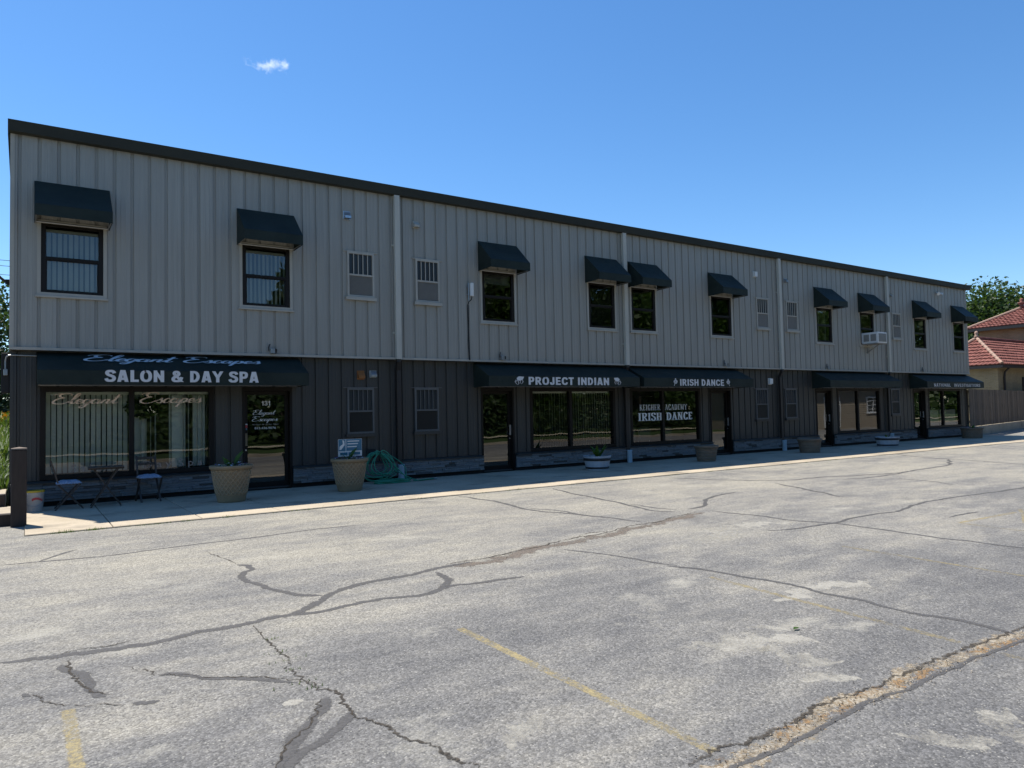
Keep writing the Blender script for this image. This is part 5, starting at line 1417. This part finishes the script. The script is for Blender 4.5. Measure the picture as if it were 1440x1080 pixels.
# ------------------------------------------------------------------ tar seals, cracks, seams, painted lines
def strip(path, width, name, mat, lift, seed, jit=.25, step=.06, taper=True):
    rg = random.Random(seed); P = [Vector((p[0], p[1], 0)) for p in catmull([tuple(p) for p in path], 8)]
    Q = [P[0]]
    for p in P[1:]:
        L = (p-Q[-1]).length; n = max(1, int(L/step)); a = Q[-1]
        for i in range(1, n+1): Q.append(a.lerp(p, i/n))
    m = MB(); m.uv = []; n = len(Q); s = 0
    for i, p in enumerate(Q):
        d = (Q[min(i+1, n-1)]-Q[max(i-1, 0)]); d = d.normalized() if d.length else Vector((1, 0, 0)); nn = Vector((-d.y, d.x, 0))
        wob = (noise.noise((p.x*2.3+seed, p.y*2.3, .3))*width*.6 + noise.noise((p.x*11, p.y*11, seed))*width*.35*jit*2)*(jit > .1)
        k = width*(1+jit*noise.noise((p.x*5, p.y*5, seed+9)))*.5
        if taper: k *= min(1, .25+i/6, .25+(n-1-i)/6)
        c = p+nn*(wob + (rg.gauss(0, .011) if jit >= .9 else 0))
        for sg, u in ((-1, 0), (1, 1)):
            v = c+nn*k*sg; m.v.append((v.x, v.y, lot_z(v.y)+lift)); m.uv.append((i*step, u))
    for i in range(n-1): m.f.append((2*i, 2*i+2, 2*i+3, 2*i+1)); m.mi.append(0)
    return tag(m.build(name, mat), kind='structure')
sd_ = 0
for w_, p in CRACKS['seam']: strip(p, w_*1.25, 'broken_seam', 'gravel_seam', .0010, 71, .6)
for w_, p in CRACKS['rust']: strip(p, w_*1.3, 'broken_seam', 'rust_seam', .0010, 72, .5); strip([(x+.02, y-.005) for x, y in p], w_*.75, 'broken_seam', 'orange_grit', .0014, 73, .8)
for i, (w_, p) in enumerate(CRACKS['tar']): strip(p, (max(w_, .05)*1.55 if w_ < .085 else w_*1.2), 'tar_seal_and_shade', 'tar', .0018+.00005*i, 100+i, .35)
for i, (w_, p) in enumerate(CRACKS['crack']): strip(p, w_*1.15, 'pavement_crack_and_shade', 'crack', .0036+.00005*i, 200+i, .9, .03)
# edge shadows of the rusty seam, painted as dark crack and tar strips
strip([(x, y+.075) for x, y in CRACKS['rust'][0][1]], .035, 'pavement_crack_and_shade', 'crack', .0042, 301, .9, .04)
strip([(x, y-.055) for x, y in CRACKS['rust'][0][1]], .05, 'tar_seal_and_shade', 'tar', .0033, 302, .5, .04)
strip([(x, y+.13) for x, y in CRACKS['seam'][0][1]], .035, 'pavement_crack_and_shade', 'crack', .0043, 303, .9, .04)
# loose grit on the broken seams
m = MB(); rg = random.Random(23)
for src, cnt, spread in ((CRACKS['seam'][0][1], 700, .13), (CRACKS['rust'][0][1], 500, .06)):
    for _ in range(cnt):
        k = rg.randrange(len(src)-1); f = rg.random(); x = src[k][0]+(src[k+1][0]-src[k][0])*f+rg.gauss(0, spread*.3); y = src[k][1]+(src[k+1][1]-src[k][1])*f+rg.gauss(0, spread)
        r = rg.uniform(.002, .006); z = lot_z(y)+.006; b = [Vector((x+r*math.cos(a)*rg.uniform(.7, 1.3), y+r*math.sin(a)*rg.uniform(.7, 1.3), z)) for a in (0, 1.6, 3.1, 4.7)]; tp = Vector((x, y, z+r*rg.uniform(.7, 1.2)))
        for i in range(4): m.tri(b[i], b[(i+1) % 4], tp, rg.randrange(2))
tag(m.build('loose_grit', ['concrete', 'soil']), 'loose grit along the broken pavement seams', 'grit', kind='stuff')

def paint(path, width, mat, seed): return strip(path, width, 'painted_line', mat, .0006, seed, .02, .15, False)
paint([(3.0, -10.80), (3.03, -13.25)], .105, 'yellow', 401)
paint([(3.05, -13.6), (3.07, -16.6)], .105, 'yellow', 402)
paint([(.43, -10.76), (.43, -13.8), (.43, -16.6)], .105, 'yellow', 403)
paint([(5.80, -10.86), (5.68, -13.2)], .10, 'yellow_faint', 404)
paint([(5.66, -13.45), (5.6, -16.6)], .10, 'yellow_faint', 405)
paint([(8.2, -10.79), (8.2, -13.2), (8.2, -16.6)], .10, 'yellow_faint', 406)
paint([(10.95, -10.85), (12.55, -10.93)], .09, 'yellow', 407)
paint([(10.92, -10.86), (10.88, -12.4), (10.86, -16.6)], .10, 'yellow_faint', 408)
paint([(12.94, -10.83), (12.35, -11.1), (11.6, -11.4)], .09, 'yellow', 409)
# a green leaf lying on the asphalt
m = MB(); m.quad((0, 0, 0), (.03, -.018, .008), (.075, 0, .004), (.03, .018, .01))
o = tag(m.build('fallen_leaf', 'leaf_light'), 'small green leaf lying alone on the asphalt', 'leaf'); o.location = (4.98, -12.35, lot_z(-12.3)+.01)

# ------------------------------------------------------------------ the one small cloud
t = NT('cloud_vapour')
pv = t.n('ShaderNodeVolumePrincipled'); pv.inputs['Color'].default_value = (1, 1, 1, 1); pv.inputs['Anisotropy'].default_value = .4
oc = t.n('ShaderNodeTexCoord').outputs['Object']
n1 = t.noise(oc, .05, 8, .7)
ln = t.n('ShaderNodeVectorMath'); ln.operation = 'LENGTH'
mp = t.n('ShaderNodeMapping'); mp.inputs['Scale'].default_value = (1/58, 1/26, 1/15); t.l(oc, mp.inputs[0]); t.l(mp.outputs[0], ln.inputs[0])
d = t.math('SUBTRACT', t.math('SUBTRACT', n1, .40), t.math('MULTIPLY', ln.outputs['Value'], .22))
t.l(t.math('MULTIPLY', t.math('MAXIMUM', d, 0), .38), pv.inputs['Density'])
t.l(pv.outputs[0], t.out.inputs[1]); MT['cloud'] = t.m
bm = bmesh.new(); bmesh.ops.create_icosphere(bm, subdivisions=3, radius=1)
for v in bm.verts: v.co = Vector((v.co.x*60, v.co.y*28, v.co.z*22))
me = bpy.data.meshes.new('cloud'); bm.to_mesh(me); bm.free(); me.materials.append(MT['cloud'])
cl = link('cloud', me); cl['kind'] = 'structure'
CD = Vector(CLOUD_DIR); cl.location = Vector(CAM_LOC)+CD*1700
cl.rotation_euler = (0, 0, math.atan2(-CD.x, CD.y))

# neighbouring house beyond the lot, mirrored in the glass of the far shop windows
nh = thing('lap_sided_house', 'tan lap-sided house with white french door facing the lot', 'house', (52.5, -18, 0))
def np_(mb, name, mats, parent=None):
    o = mb.build(name, mats, parent or nh)
    if parent is None: o.location = (-52.5, 18, 0)
    return o
m = MB()
for k in range(20):
    z = -.2+k*.16; m.quad((44, -14.5-.012, z), (61, -14.5-.012, z), (61, -14.5-.03, z+.16), (44, -14.5-.03, z+.16)); m.quad((44, -14.512, z), (61, -14.512, z), (61, -14.54, z), (44, -14.54, z))
m.box(44, -22, -.3, 61, -14.55, 3.0); np_(m, 'wall', 'fence_tan')
m = MB(); m.v += [(43.6, -14, 2.95), (61.4, -14, 2.95), (61.4, -18.3, 5.2), (43.6, -18.3, 5.2), (43.6, -22.5, 2.95), (61.4, -22.5, 2.95)]; m.f += [(0, 1, 2, 3), (3, 2, 5, 4), (0, 3, 4), (1, 5, 2)]; m.mi += [0]*4
np_(m, 'roof', 'pipe_dark')
for x0, x1, z0, z1, nm in ((48.6, 50.4, -.05, 2.2, 'door'), (45.4, 46.8, .9, 2.2, 'window'), (54, 55.6, .9, 2.2, 'window'), (57.5, 59, .9, 2.2, 'window')):
    m = MB(); frame_rect(m, x0, x1, z0, z1, .12, -14.51, -14.44); xm = (x0+x1)/2; m.box(xm-.05, -14.51, z0+.12, xm+.05, -14.44, z1-.12)
    for q in range(1, 4): zz = z0+(z1-z0)*q/4; m.box(x0+.12, -14.5, zz-.02, xm-.05, -14.45, zz+.02); m.box(xm+.05, -14.5, zz-.02, x1-.12, -14.45, zz+.02)
    f = np_(m, nm, 'white'); m = MB(); m.quad((x1-.1, -14.49, z0+.1), (x0+.1, -14.49, z0+.1), (x0+.1, -14.49, z1-.1), (x1-.1, -14.49, z1-.1)); np_(m, 'pane', 'dark_glass', f)

# pale worn patches of the surface
for k, (pl, wd) in enumerate(((((4.05, -12.2), (4.5, -12.35), (4.95, -12.5)), .34), (((4.35, -12.5), (4.5, -12.7), (4.55, -12.95)), .3), (((4.15, -13.0), (4.5, -13.15)), .26), (((4.75, -12.2), (5.2, -12.25)), .2),
        (((3.9, -13.75), (4.3, -13.9)), .3), (((4.3, -14.1), (4.5, -13.9), (4.7, -13.95)), .28), (((1.46, -11.45), (1.58, -11.44)), .10), (((5.6, -11.9), (6.3, -11.7), (6.9, -11.8)), .3), (((7.0, -9.6), (8.3, -9.2), (9.4, -9.3)), .5), (((2.2, -12.6), (2.6, -12.4)), .22))):
    strip(pl, wd, 'worn_patch', 'pale_scuff', .0004, 500+k, .8, .05)
